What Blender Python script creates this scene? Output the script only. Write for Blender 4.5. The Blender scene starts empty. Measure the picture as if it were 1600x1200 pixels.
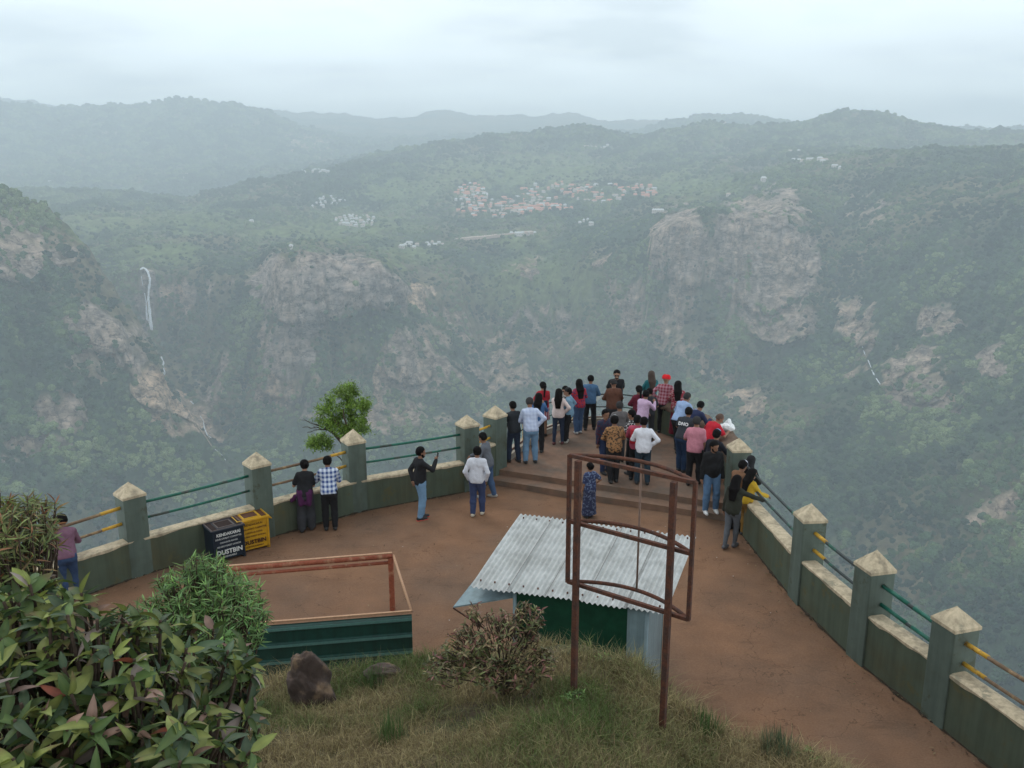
import bpy, math, random
import numpy as np
from mathutils import Vector, Matrix
random.seed(7); RNG = np.random.default_rng(11)
SC = bpy.context.scene
COL = SC.collection
# ---------------------------------------------------------------- camera, sky, sun, exposure
CAM_H = 7.7; FPX = 1330.0; TILT = math.atan(320/1330.0)
CT, ST = math.cos(TILT), math.sin(TILT)
cam = bpy.data.cameras.new('camera'); camo = bpy.data.objects.new('camera', cam); COL.objects.link(camo)
cam.sensor_fit = 'HORIZONTAL'; cam.sensor_width = 36.0; cam.lens = 36.0*FPX/1600.0
cam.clip_start = 0.05; cam.clip_end = 60000
camo.location = (0, 0, CAM_H); camo.rotation_euler = (math.pi/2-TILT, 0, 0)
SC.camera = camo
SC.view_settings.view_transform = 'Standard'; SC.view_settings.look = 'None'
SC.view_settings.gamma = 1.0; SC.view_settings.exposure = 0.34
SC.cycles.volume_bounces = 2
SC.cycles.max_bounces = 8
SC.cycles.diffuse_bounces = 2; SC.cycles.glossy_bounces = 2; SC.cycles.transmission_bounces = 3
SC.cycles.transparent_max_bounces = 8
SUN_EL, SUN_AZ = math.radians(58), math.radians(-35)     # azimuth from +Y toward +X
W = bpy.data.worlds.new('World'); SC.world = W; W.use_nodes = True
def build_world():
    nt = W.node_tree; nt.nodes.clear(); N = nt.nodes; L = nt.links
    out = N.new('ShaderNodeOutputWorld'); bg = N.new('ShaderNodeBackground')
    sky = N.new('ShaderNodeTexSky'); sky.sky_type = 'NISHITA'; sky.sun_disc = False
    sky.sun_elevation = SUN_EL; sky.sun_rotation = SUN_AZ; sky.altitude = 1500; sky.dust_density = 2.0
    tc = N.new('ShaderNodeTexCoord'); sep = N.new('ShaderNodeSeparateXYZ'); L.new(tc.outputs['Generated'], sep.inputs[0])
    # clouds: direction projected on a flat layer overhead
    mx = N.new('ShaderNodeMath'); mx.operation = 'MAXIMUM'; mx.inputs[1].default_value = 0.0; L.new(sep.outputs[2], mx.inputs[0])
    ad = N.new('ShaderNodeMath'); ad.operation = 'ADD'; ad.inputs[1].default_value = 0.22; L.new(mx.outputs[0], ad.inputs[0])
    dx = N.new('ShaderNodeMath'); dx.operation = 'DIVIDE'; L.new(sep.outputs[0], dx.inputs[0]); L.new(ad.outputs[0], dx.inputs[1])
    dy = N.new('ShaderNodeMath'); dy.operation = 'DIVIDE'; L.new(sep.outputs[1], dy.inputs[0]); L.new(ad.outputs[0], dy.inputs[1])
    cb = N.new('ShaderNodeCombineXYZ'); L.new(dx.outputs[0], cb.inputs[0]); L.new(dy.outputs[0], cb.inputs[1])
    no = N.new('ShaderNodeTexNoise'); no.inputs['Scale'].default_value = 1.15; no.inputs['Detail'].default_value = 4; no.inputs['Roughness'].default_value = 0.48
    mp = N.new('ShaderNodeMapping'); mp.inputs['Location'].default_value = (3.3, 0.7, 0.4); mp.inputs['Scale'].default_value = (1.0, 1.5, 1)
    L.new(cb.outputs[0], mp.inputs[0]); L.new(mp.outputs[0], no.inputs['Vector'])
    r1 = N.new('ShaderNodeValToRGB'); r1.color_ramp.elements[0].position = 0.36; r1.color_ramp.elements[1].position = 0.6
    L.new(no.outputs['Fac'], r1.inputs[0])
    # cloud brightness: thick parts greyer
    r2 = N.new('ShaderNodeValToRGB'); e = r2.color_ramp.elements
    e[0].position = 0.40; e[0].color = (10.4, 10.9, 10.9, 1); e[1].position = 0.66; e[1].color = (5.6, 6.2, 6.6, 1)
    L.new(no.outputs['Fac'], r2.inputs[0])
    mix = N.new('ShaderNodeMix'); mix.data_type = 'RGBA'
    fm = N.new('ShaderNodeMath'); fm.operation = 'MULTIPLY_ADD'; fm.inputs[1].default_value = 0.38; fm.inputs[2].default_value = 0.60
    L.new(r1.outputs[0], fm.inputs[0]); L.new(fm.outputs[0], mix.inputs['Factor'])
    L.new(sky.outputs[0], mix.inputs[6]); L.new(r2.outputs[0], mix.inputs[7])
    el = N.new('ShaderNodeMapRange'); el.inputs[1].default_value = 0.25; el.inputs[2].default_value = 0.95; el.inputs[3].default_value = 1.0; el.inputs[4].default_value = 0.62; L.new(mx.outputs[0], el.inputs[0])
    sc = N.new('ShaderNodeVectorMath'); sc.operation = 'SCALE'; L.new(mix.outputs[2], sc.inputs[0]); L.new(el.outputs[0], sc.inputs['Scale'])
    L.new(sc.outputs[0], bg.inputs['Color']); bg.inputs['Strength'].default_value = 0.14
    L.new(bg.outputs[0], out.inputs['Surface'])
build_world()
sun = bpy.data.lights.new('sun', 'SUN'); sun.energy = 0.7; sun.angle = math.radians(25); sun.color = (1.0, 0.96, 0.9)
suno = bpy.data.objects.new('sun', sun); COL.objects.link(suno)
_sd = Vector((math.sin(SUN_AZ)*math.cos(SUN_EL), math.cos(SUN_AZ)*math.cos(SUN_EL), math.sin(SUN_EL)))
suno.rotation_euler = _sd.to_track_quat('Z', 'Y').to_euler()
suno.location = (0, 0, 40)

# ---------------------------------------------------------------- helpers
def ray(px, py):
    u = (px-800)/FPX; v = (600-py)/FPX
    return np.array([u, CT+v*ST, -ST+v*CT])
def gp(px, py, z=0.0):
    """point where the photo's pixel meets the level z"""
    d = ray(px, py); s = (z-CAM_H)/d[2]
    return Vector((d[0]*s, d[1]*s, z))
def azel(px, py):
    u = (np.asarray(px, float)-800)/FPX; v = (600-np.asarray(py, float))/FPX
    y = CT+v*ST
    return np.arctan2(u, y), (-ST+v*CT)/np.hypot(u, y)
def topx(x, y, z):
    """world arrays -> photo pixels"""
    dz = z-CAM_H; dep = y*CT-dz*ST; up = y*ST+dz*CT
    dep = np.maximum(dep, 1e-3)
    return 800+FPX*x/dep, 600-FPX*up/dep
def tag(o, label=None, cat=None, group=None, kind=None):
    if label: o['label'] = label
    if cat: o['category'] = cat
    if group: o['group'] = group
    if kind: o['kind'] = kind
    return o
def empty(name, loc=(0, 0, 0), rz=0.0):
    o = bpy.data.objects.new(name, None); COL.objects.link(o); o.location = loc; o.rotation_euler = (0, 0, rz)
    o.empty_display_size = 0.2
    return o
def mesh_np(name, V, F, mats, parent=None, smooth=True, midx=None, col=None, loc=None, attr=None):
    """V (n,3); F list of faces or (m,k) array; one mesh object"""
    me = bpy.data.meshes.new(name)
    V = np.asarray(V, np.float32)
    if isinstance(F, np.ndarray):
        k = F.shape[1]; m = F.shape[0]
        me.vertices.add(len(V)); me.vertices.foreach_set('co', V.ravel())
        me.loops.add(m*k); me.loops.foreach_set('vertex_index', F.astype(np.int32).ravel())
        me.polygons.add(m); me.polygons.foreach_set('loop_start', np.arange(0, m*k, k, dtype=np.int32))
        try: me.polygons.foreach_set('loop_total', np.full(m, k, np.int32))
        except Exception: pass
        me.update(calc_edges=True)
    else:
        me.from_pydata([tuple(map(float, v)) for v in V], [], [tuple(int(i) for i in f) for f in F]); me.update()
    if not isinstance(mats, (list, tuple)): mats = [mats]
    for m_ in mats: me.materials.append(m_)
    n = len(me.polygons)
    me.polygons.foreach_set('use_smooth', np.full(n, bool(smooth)))
    if midx is not None: me.polygons.foreach_set('material_index', np.asarray(midx, np.int32))
    if col is not None:
        a = me.color_attributes.new('Col', 'FLOAT_COLOR', 'POINT')
        c = np.ones((len(V), 4), np.float32); c[:, :3] = col; a.data.foreach_set('color', c.ravel())
    if attr:
        for kname, val in attr.items():
            a = me.attributes.new(kname, 'FLOAT', 'POINT'); a.data.foreach_set('value', np.asarray(val, np.float32))
    o = bpy.data.objects.new(name, me); COL.objects.link(o)
    if parent is not None: o.parent = parent
    if loc is not None: o.location = loc
    return o
class MB:
    """collects shapes into one mesh"""
    def __init__(s): s.V = []; s.F = []; s.M = []; s.m = 0
    def add(s, V, F):
        b = len(s.V); s.V += [tuple(map(float, v)) for v in V]; s.F += [tuple(b+int(i) for i in f) for f in F]; s.M += [s.m]*len(F)
    def box(s, c, size, rz=0, ax=None, bev=0.0):
        hx, hy, hz = size[0]/2, size[1]/2, size[2]/2
        if ax is None:
            ax = (Vector((math.cos(rz), math.sin(rz), 0)), Vector((-math.sin(rz), math.cos(rz), 0)), Vector((0, 0, 1)))
        c = Vector(c)
        if bev <= 0:
            V = [c+ax[0]*(a*hx)+ax[1]*(b*hy)+ax[2]*(d*hz) for a, b, d in ((-1,-1,-1),(1,-1,-1),(1,1,-1),(-1,1,-1),(-1,-1,1),(1,-1,1),(1,1,1),(-1,1,1))]
            s.add(V, [(0,3,2,1),(4,5,6,7),(0,1,5,4),(1,2,6,5),(2,3,7,6),(3,0,4,7)])
        else:
            import bmesh
            bm = bmesh.new(); bmesh.ops.create_cube(bm, size=1.0)
            for v in bm.verts: v.co = Vector((v.co.x*2*hx, v.co.y*2*hy, v.co.z*2*hz))
            bmesh.ops.bevel(bm, geom=bm.edges[:], offset=bev, segments=2, profile=0.6, affect='EDGES')
            bm.verts.index_update()
            V = [c+ax[0]*v.co.x+ax[1]*v.co.y+ax[2]*v.co.z for v in bm.verts]
            s.add(V, [[v.index for v in f.verts] for f in bm.faces]); bm.free()
    def tube(s, pts, r, n=8, cap=True):
        pts = [Vector(p) for p in pts]
        rs = r if isinstance(r, (list, tuple)) else [r]*len(pts)
        V = []; F = []
        t0 = (pts[1]-pts[0]).normalized(); ref = Vector((0, 0, 1)) if abs(t0.z) < 0.9 else Vector((1, 0, 0))
        nrm = t0.cross(ref).normalized()
        for i, p in enumerate(pts):
            t = (pts[min(i+1, len(pts)-1)]-pts[max(i-1, 0)]).normalized()
            nrm = (nrm-t*nrm.dot(t)).normalized(); bi = t.cross(nrm)
            for k in range(n):
                a = 2*math.pi*k/n; V.append(p+(nrm*math.cos(a)+bi*math.sin(a))*rs[i])
        for i in range(len(pts)-1):
            for k in range(n):
                a = i*n+k; b = i*n+(k+1) % n; F.append((a, b, b+n, a+n))
        if cap: F.append(tuple(reversed(range(n)))); F.append(tuple(range((len(pts)-1)*n, len(pts)*n)))
        s.add(V, F)
    def prism(s, poly, z0, z1):
        n = len(poly)
        V = [(p[0], p[1], z0) for p in poly]+[(p[0], p[1], z1) for p in poly]
        F = [tuple(reversed(range(n))), tuple(range(n, 2*n))]+[(i, (i+1) % n, n+(i+1) % n, n+i) for i in range(n)]
        s.add(V, F)
    def build(s, name, mats, parent=None, smooth=False, loc=None, **k):
        if parent is not None and loc is None and parent.get('_o') is not None: pass
        return mesh_np(name, np.array(s.V), s.F, mats, parent, smooth, midx=s.M, loc=loc, **k)
def fix_parent(o, root):
    """vertices were written in world coordinates: keep them there under a moved parent"""
    o.matrix_parent_inverse = Matrix.LocRotScale(root.location, root.rotation_euler, root.scale).inverted()
    return o
# numpy gradient-free value noise with smooth interpolation
def _hash(ix, iy, iz, seed):
    h = (ix.astype(np.int64)*374761393+iy.astype(np.int64)*668265263+iz.astype(np.int64)*2147483647+seed*1274126177) & 0xffffffff
    h = ((h ^ (h >> 13))*1274126177) & 0xffffffff
    h = h ^ (h >> 16)
    return (h & 0xffff)/65535.0
def vnoise(x, y, z=None, seed=0):
    x = np.asarray(x, float); y = np.asarray(y, float)
    x, y = np.broadcast_arrays(x, y)
    ix, iy = np.floor(x), np.floor(y); fx, fy = x-ix, y-iy
    ux, uy = fx*fx*fx*(fx*(fx*6-15)+10), fy*fy*fy*(fy*(fy*6-15)+10)
    o = np.zeros_like(ix)
    a = _hash(ix, iy, o, seed); b = _hash(ix+1, iy, o, seed); c = _hash(ix, iy+1, o, seed); d = _hash(ix+1, iy+1, o, seed)
    return (a*(1-ux)+b*ux)*(1-uy)+(c*(1-ux)+d*ux)*uy
def fbm(x, y, oct=5, seed=0, gain=0.5, ridged=False):
    s = 0; a = 1; t = 0
    for i in range(oct):
        n = vnoise(x*2**i+17.3*i, y*2**i-9.1*i, seed=seed+i)
        if ridged: n = 1-abs(2*n-1)
        s = s+a*n; t += a; a *= gain
    return s/t
def smooth01(x): x = np.clip(x, 0, 1); return x*x*(3-2*x)
# ---------------------------------------------------------------- materials
MATS = {}
def mat(name, col, rough=0.85, var=0.15, scale=6.0, bump=0.0, bscale=None, metal=0.0, attr=False, col2=None, spec=0.3, tex='Object', coat=0.0, thr=None, subs=0.0, dist=0.02):
    """principled material: colour varied by noise (or mixed with a second colour in patches)"""
    if name in MATS: return MATS[name]
    m = bpy.data.materials.new(name); m.use_nodes = True; nt = m.node_tree; N = nt.nodes; L = nt.links
    b = N['Principled BSDF']; b.inputs['Roughness'].default_value = rough; b.inputs['Metallic'].default_value = metal
    b.inputs['Specular IOR Level'].default_value = spec
    if coat: b.inputs['Coat Weight'].default_value = coat
    tc = N.new('ShaderNodeTexCoord')
    no = N.new('ShaderNodeTexNoise'); no.inputs['Scale'].default_value = scale; no.inputs['Detail'].default_value = 6; no.inputs['Roughness'].default_value = 0.6
    L.new(tc.outputs[tex], no.inputs['Vector'])
    if attr:
        at = N.new('ShaderNodeAttribute'); at.attribute_name = 'Col'; base = at.outputs['Color']
    else:
        rgb = N.new('ShaderNodeRGB'); rgb.outputs[0].default_value = (*col, 1); base = rgb.outputs[0]
    if col2 is not None:
        rp = N.new('ShaderNodeValToRGB'); t = thr or (0.45, 0.6)
        rp.color_ramp.elements[0].position = t[0]; rp.color_ramp.elements[1].position = t[1]
        L.new(no.outputs['Fac'], rp.inputs[0])
        mx = N.new('ShaderNodeMix'); mx.data_type = 'RGBA'; L.new(rp.outputs[0], mx.inputs['Factor'])
        L.new(base, mx.inputs[6]); mx.inputs[7].default_value = (*col2, 1); base = mx.outputs[2]
    no2 = N.new('ShaderNodeTexNoise'); no2.inputs['Scale'].default_value = scale*3.7; no2.inputs['Detail'].default_value = 4
    L.new(tc.outputs[tex], no2.inputs['Vector'])
    mr = N.new('ShaderNodeMapRange'); mr.inputs['From Min'].default_value = 0.25; mr.inputs['From Max'].default_value = 0.75
    mr.inputs['To Min'].default_value = 1-var; mr.inputs['To Max'].default_value = 1+var
    L.new(no2.outputs['Fac'], mr.inputs[0])
    vm = N.new('ShaderNodeVectorMath'); vm.operation = 'SCALE'; L.new(base, vm.inputs[0]); L.new(mr.outputs[0], vm.inputs['Scale'])
    L.new(vm.outputs[0], b.inputs['Base Color'])
    if bump > 0:
        nb = N.new('ShaderNodeTexNoise'); nb.inputs['Scale'].default_value = bscale or scale*4; nb.inputs['Detail'].default_value = 6
        L.new(tc.outputs[tex], nb.inputs['Vector'])
        bp = N.new('ShaderNodeBump'); bp.inputs['Strength'].default_value = bump; bp.inputs['Distance'].default_value = dist
        L.new(nb.outputs['Fac'], bp.inputs['Height']); L.new(bp.outputs[0], b.inputs['Normal'])
    if subs: b.inputs['Subsurface Weight'].default_value = subs
    MATS[name] = m
    return m

def weather(m, streak=0.35, chips=None, chip_thr=0.70, moss=None):
    """rain streaks, blotches and chipped patches laid over a painted surface"""
    nt = m.node_tree; N = nt.nodes; L = nt.links; b = N['Principled BSDF']; src = b.inputs['Base Color'].links[0].from_socket
    tc = N.new('ShaderNodeTexCoord'); mp = N.new('ShaderNodeMapping'); mp.inputs['Scale'].default_value = (7, 7, 0.55); L.new(tc.outputs['Object'], mp.inputs[0])
    n = N.new('ShaderNodeTexNoise'); n.inputs['Scale'].default_value = 1.0; n.inputs['Detail'].default_value = 7; n.inputs['Roughness'].default_value = 0.65; L.new(mp.outputs[0], n.inputs['Vector'])
    r = N.new('ShaderNodeMapRange'); r.inputs[1].default_value = 0.42; r.inputs[2].default_value = 0.66; r.inputs[3].default_value = 1.12; r.inputs[4].default_value = 1-streak; L.new(n.outputs['Fac'], r.inputs[0])
    vm = N.new('ShaderNodeVectorMath'); vm.operation = 'SCALE'; L.new(src, vm.inputs[0]); L.new(r.outputs[0], vm.inputs['Scale']); cur = vm.outputs[0]
    for colr, thr, sc in ((moss, 0.58, 2.3), (chips, chip_thr, 11.0)):
        if colr is None: continue
        k = N.new('ShaderNodeTexNoise'); k.inputs['Scale'].default_value = sc; k.inputs['Detail'].default_value = 8; k.inputs['Roughness'].default_value = 0.7; L.new(tc.outputs['Object'], k.inputs['Vector'])
        kr = N.new('ShaderNodeMapRange'); kr.inputs[1].default_value = thr; kr.inputs[2].default_value = thr+0.05; L.new(k.outputs['Fac'], kr.inputs[0])
        mx = N.new('ShaderNodeMix'); mx.data_type = 'RGBA'; L.new(kr.outputs[0], mx.inputs['Factor']); L.new(cur, mx.inputs[6]); mx.inputs[7].default_value = (*colr, 1); cur = mx.outputs[2]
    L.new(cur, b.inputs['Base Color'])
# ---------------------------------------------------------------- far terrain: gorge, cliffs, plateau, ridges
# each level: points (photo x, photo y, distance m) -> height at that distance; between levels the land is interpolated
LEVELS = [
 [(-600,1290,850),(300,1250,850),(800,1250,900),(1100,1240,900),(1600,1180,880),(2200,1150,850)],
 [(-600,900,1200),(0,880,1200),(400,905,1250),(800,900,1300),(1200,905,1250),(1600,850,1150),(2200,800,1100)],
 [(-600,180,1750),(-200,250,1700),(0,303,1880),(60,330,1870),(130,378,1840),(170,430,1810),(205,480,1780),(235,530,1740),(258,600,1690),(300,650,1650),(345,710,1620),(500,740,1600),(800,730,1650),(1100,725,1600),(1400,700,1450),(1600,680,1350),(2200,600,1250)],
 [(-600,420,2200),(0,400,2180),(130,450,2150),(205,540,2120),(240,590,2080),(280,630,2030),(340,668,1960),(400,640,1880),(500,622,1840),(650,640,1860),(850,640,2000),(1100,610,2000),(1300,575,1900),(1600,520,1650),(2200,440,1500)],
 [(-600,330,2600),(0,410,2480),(170,470,2380),(225,528,2310),(300,540,2260),(380,520,2050),(430,514,1950),(560,506,1960),(640,490,2080),(760,530,2240),(900,525,2300),(1020,495,2220),(1150,500,2130),(1280,470,2150),(1360,440,2080),(1600,400,1900),(2200,330,1800)],
 [(-600,320,2700),(0,390,2600),(170,425,2480),(222,419,2380),(300,425,2360),(390,440,2170),(430,400,2030),(480,396,2040),(600,405,2100),(650,440,2200),(760,430,2400),(900,410,2480),(1000,380,2350),(1060,340,2280),(1150,335,2260),(1240,330,2300),(1300,370,2360),(1420,320,2250),(1600,310,2150),(2200,260,2000)],
 [(-600,300,3300),(0,355,3100),(200,365,2950),(330,375,2800),(500,375,2750),(700,375,2750),(900,360,2850),(1010,338,2800),(1200,300,2700),(1400,255,2700),(1600,240,2700),(2200,200,2600)],
 [(-600,290,4100),(0,328,3700),(150,320,3600),(290,330,3500),(450,328,3450),(600,330,3450),(800,320,3500),(1000,300,3500),(1180,270,3400),(1330,238,3300),(1450,234,3300),(1600,231,3350),(2200,190,3300)],
 [(-600,280,5000),(0,300,4600),(150,296,4500),(290,315,4150),(400,280,4200),(520,264,4250),(700,255,4300),(900,250,4500),(1100,235,4400),(1250,228,4300),(1400,245,4200),(1600,240,4200),(2200,200,4200)],
 [(-600,290,5600),(0,312,5400),(300,318,5200),(420,290,5000),(520,262,5000),(590,240,5000),(680,218,5000),(760,212,5000),(850,204,5000),(900,194,5000),(950,196,5000),(1000,211,5100),(1050,203,5100),(1110,192,5200),(1180,202,5200),(1240,196,5200),(1290,180,5200),(1320,174,5200),(1380,178,5200),(1450,194,5200),(1540,209,5200),(1600,206,5200),(1700,190,5200),(2200,160,5200)],
 [(-600,270,6600),(0,265,6600),(400,260,6500),(700,240,6500),(900,235,6500),(1100,230,6500),(1600,235,6500),(2200,230,6500)],
 [(-600,120,8400),(-100,140,8400),(0,158,8400),(80,172,8400),(150,166,8400),(230,163,8300),(300,154,8200),(360,160,8200),(420,176,8300),(480,200,8300),(560,222,8300),(700,215,8300),(900,205,8300),(1000,206,8300),(1040,190,8300),(1100,180,8300),(1180,178,8300),(1240,192,8300),(1400,200,8300),(2200,200,8300)],
 [(-600,200,9500),(400,205,9500),(800,205,9500),(1600,215,9500),(2200,210,9500)],
 [(-600,160,11500),(0,150,11500),(60,160,11500),(150,172,11500),(380,172,11500),(460,174,11500),(540,178,11500),(590,187,11500),(640,180,11500),(695,172,11500),(740,182,11500),(830,180,11500),(890,177,11500),(950,190,11500),(1050,186,11500),(1250,195,11500),(1600,205,11500),(2200,190,11500)],
]
R_IN = [(-0.9, 30.0), (0.9, 30.0)]
_lv = []
for L_ in LEVELS:
    a_ = np.array(L_, float); az_, te_ = azel(a_[:, 0], a_[:, 1])
    _lv.append((az_, te_, a_[:, 2]))
def zbase(az, r):
    """height over azimuth and distance (arrays of one shape)"""
    az = np.asarray(az, float); r = np.asarray(r, float)
    R = [np.full(az.shape, 34.0), np.full(az.shape, 60.0), np.full(az.shape, 300.0)]
    Z = [np.full(az.shape, -34.0), np.full(az.shape, -80.0), np.full(az.shape, -345.0)]
    for a_, te, rr in _lv:
        rk = np.interp(az, a_, rr); tk = np.interp(az, a_, te)
        R.append(rk); Z.append(CAM_H+rk*tk)
    z = Z[-1]-(r-R[-1])*0.12
    z = np.where(r <= R[0], Z[0], z)
    for k in range(len(R)-1):
        m = (r >= R[k]) & (r < R[k+1])
        t = (r-R[k])/(R[k+1]-R[k])
        t = 0.75*t+0.25*t*t*(3-2*t)
        z = np.where(m, Z[k]+(Z[k+1]-Z[k])*t, z)
    return z
def ztotal(az, r):
    az = np.asarray(az, float); r = np.asarray(r, float)
    x = r*np.sin(az); y = r*np.cos(az)
    far = smooth01((r-400)/600)
    # warp so that spurs and gullies run down the slopes
    w = (fbm(az*9+3.1, r/1500., 4, seed=5)-0.5)
    w2 = (fbm(az*34, r/900.+2, 4, seed=15, ridged=True)-0.55)
    rw = r*(1+far*(0.10*w+0.05*w2)*smooth01((4200-r)/800))
    daz = (fbm(x/420., y/420., 3, seed=25)-0.5)*0.035*far*smooth01((3600-r)/900)
    z = zbase(az+daz, rw)
    amp = np.interp(r, [300, 900, 2000, 3200, 5000, 8000, 12000], [0, 34, 46, 32, 50, 60, 60])
    n1 = fbm(x/330., y/330., 6, seed=35, gain=0.52, ridged=True)-0.62
    n2 = fbm(x/70., y/70., 4, seed=45)-0.5
    z = z+amp*n1*1.5+far*(8+r/900.)*n2*2.2*smooth01((9000-r)/3000)
    n3 = fbm(x/26., y/26., 3, seed=52)-0.5
    return z+n3*far*(4+r/700.)
def ground_hit(px, py, r0=500, r1=12500):
    az, te = azel(px, py); r = np.geomspace(r0, r1, 3000)
    z = ztotal(np.full(r.shape, float(az)), r); hz = CAM_H+r*float(te)
    i = np.argmax(z > hz)
    return np.array([r[i]*math.sin(az), r[i]*math.cos(az), z[i]]), r[i]
# rocks as seen: x, y, half width, half height, turn (deg), tan amount, strength
ROCKS = [(480,450,92,60,4,.3,1.5),(575,442,66,44,12,.3,1.4),(445,545,55,50,0,.3,.9),(440,605,70,38,-8,.9,.75),(655,462,26,20,30,1,.9),(650,560,62,62,-10,.5,.85),(700,520,40,30,0,.6,.5),(592,600,9,70,0,.9,.8),
 (232,470,14,62,0,.3,.9),(283,468,44,34,20,.7,.7),(350,445,25,14,-30,.6,.5),(150,505,52,34,10,.4,.6),(140,570,50,34,0,.5,.55),(235,600,30,34,20,1,.85),(285,645,66,26,35,.8,.8),(95,645,44,28,0,.5,.55),(60,705,70,24,-8,.4,.55),(20,395,60,40,0,.4,.7),(60,365,70,24,30,.4,.5),(190,540,40,60,30,.4,.5),
 (1065,385,50,62,10,.4,1.3),(1030,400,20,60,0,.7,.6),(1192,395,90,94,0,.4,1.15),(1215,330,40,40,0,.35,.6),(1075,460,28,54,0,.6,.8),(1210,480,74,50,0,.45,.75),(1330,490,42,40,30,.6,.7),(1352,540,20,34,0,.6,.8),(1465,497,38,28,0,.5,.75),(1435,590,58,46,20,.5,.7),(1490,612,20,34,0,.5,.5),(1543,565,26,26,0,.5,.7),(1175,632,34,26,0,.8,.7),(1000,490,70,40,40,.6,.5),(1090,560,90,26,35,.6,.3),(1560,790,56,26,-20,.6,.6),
 (760,560,80,60,20,.6,.42),(850,520,70,40,0,.5,.3),(900,610,70,20,20,.6,.35),(1350,330,34,30,0,.5,.4),(1050,640,40,14,30,.7,.4),(330,600,30,50,0,.4,.2),(480,640,40,20,0,.6,.4),(820,420,30,16,0,.7,.4),(940,410,20,12,0,.6,.4),(480,225,40,18,10,.9,.35),(720,670,60,20,0,.6,.35),(620,655,50,24,0,.7,.4),(1330,570,22,20,0,.6,.5)]
# proud masses of rock: x, y, half width, half height, tilt, how far they stand out (m), softness of the top
BULGE = [(500,448,92,58,-0.12,75,1.3), (605,440,40,44,-0.25,45,1.2), (1068,385,42,62,0.1,34,1.0), (1195,395,80,95,0.0,26,1.2), (1215,490,60,46,0.1,40,1.0), (640,545,48,60,0.1,35,1.1), (455,575,70,50,0.0,30,1.0), (150,510,56,40,0.2,40,1.0), (235,610,36,30,0.5,30,1.0), (1440,590,52,42,0.2,35,1.0), (1075,462,24,44,0,30,1.0), (1336,500,30,44,0.3,30,1), (25,400,60,46,0.2,45,1.1)]
MEADOW = [(560,355,120,22),(300,345,90,18),(800,372,70,10),(820,270,200,30),(450,365,90,16),(250,395,80,20),(620,300,90,22),(1080,290,90,24),(850,450,120,60),(640,400,60,14),(160,350,90,22)]
def landcover(px, py, x, y):
    wx = px+(fbm(x/60., y/60., 4, seed=71)-0.5)*46; wy = py+(fbm(x/60., y/60., 4, seed=81)-0.5)*46
    rock = np.zeros(px.shape); tan = np.zeros(px.shape)
    for cx, cy, a, b, ang, tn, st in ROCKS:
        c, s = math.cos(math.radians(ang)), math.sin(math.radians(ang))
        dx, dy = wx-cx, wy-cy
        q = np.hypot((dx*c+dy*s)/a, (-dx*s+dy*c)/b)
        k = smooth01((1.12-q)/0.4)*st
        tan = np.where(k > rock, tn, tan); rock = np.maximum(rock, k)
    mead = np.zeros(px.shape)
    for cx, cy, a, b in MEADOW:
        mead = np.maximum(mead, smooth01((1.2-np.hypot((wx-cx)/a, (wy-cy)/b))/0.7))
    n = fbm(x/45., y/45., 5, seed=91)
    n2 = fbm(x/16., y/16., 3, seed=95)
    rock = np.clip((rock+(n-0.5)*1.9+(n2-0.5)*1.3-0.24)*1.8, 0, 1)*(rock > 0.05)
    return rock, tan, mead
AZW = 0.80
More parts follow.
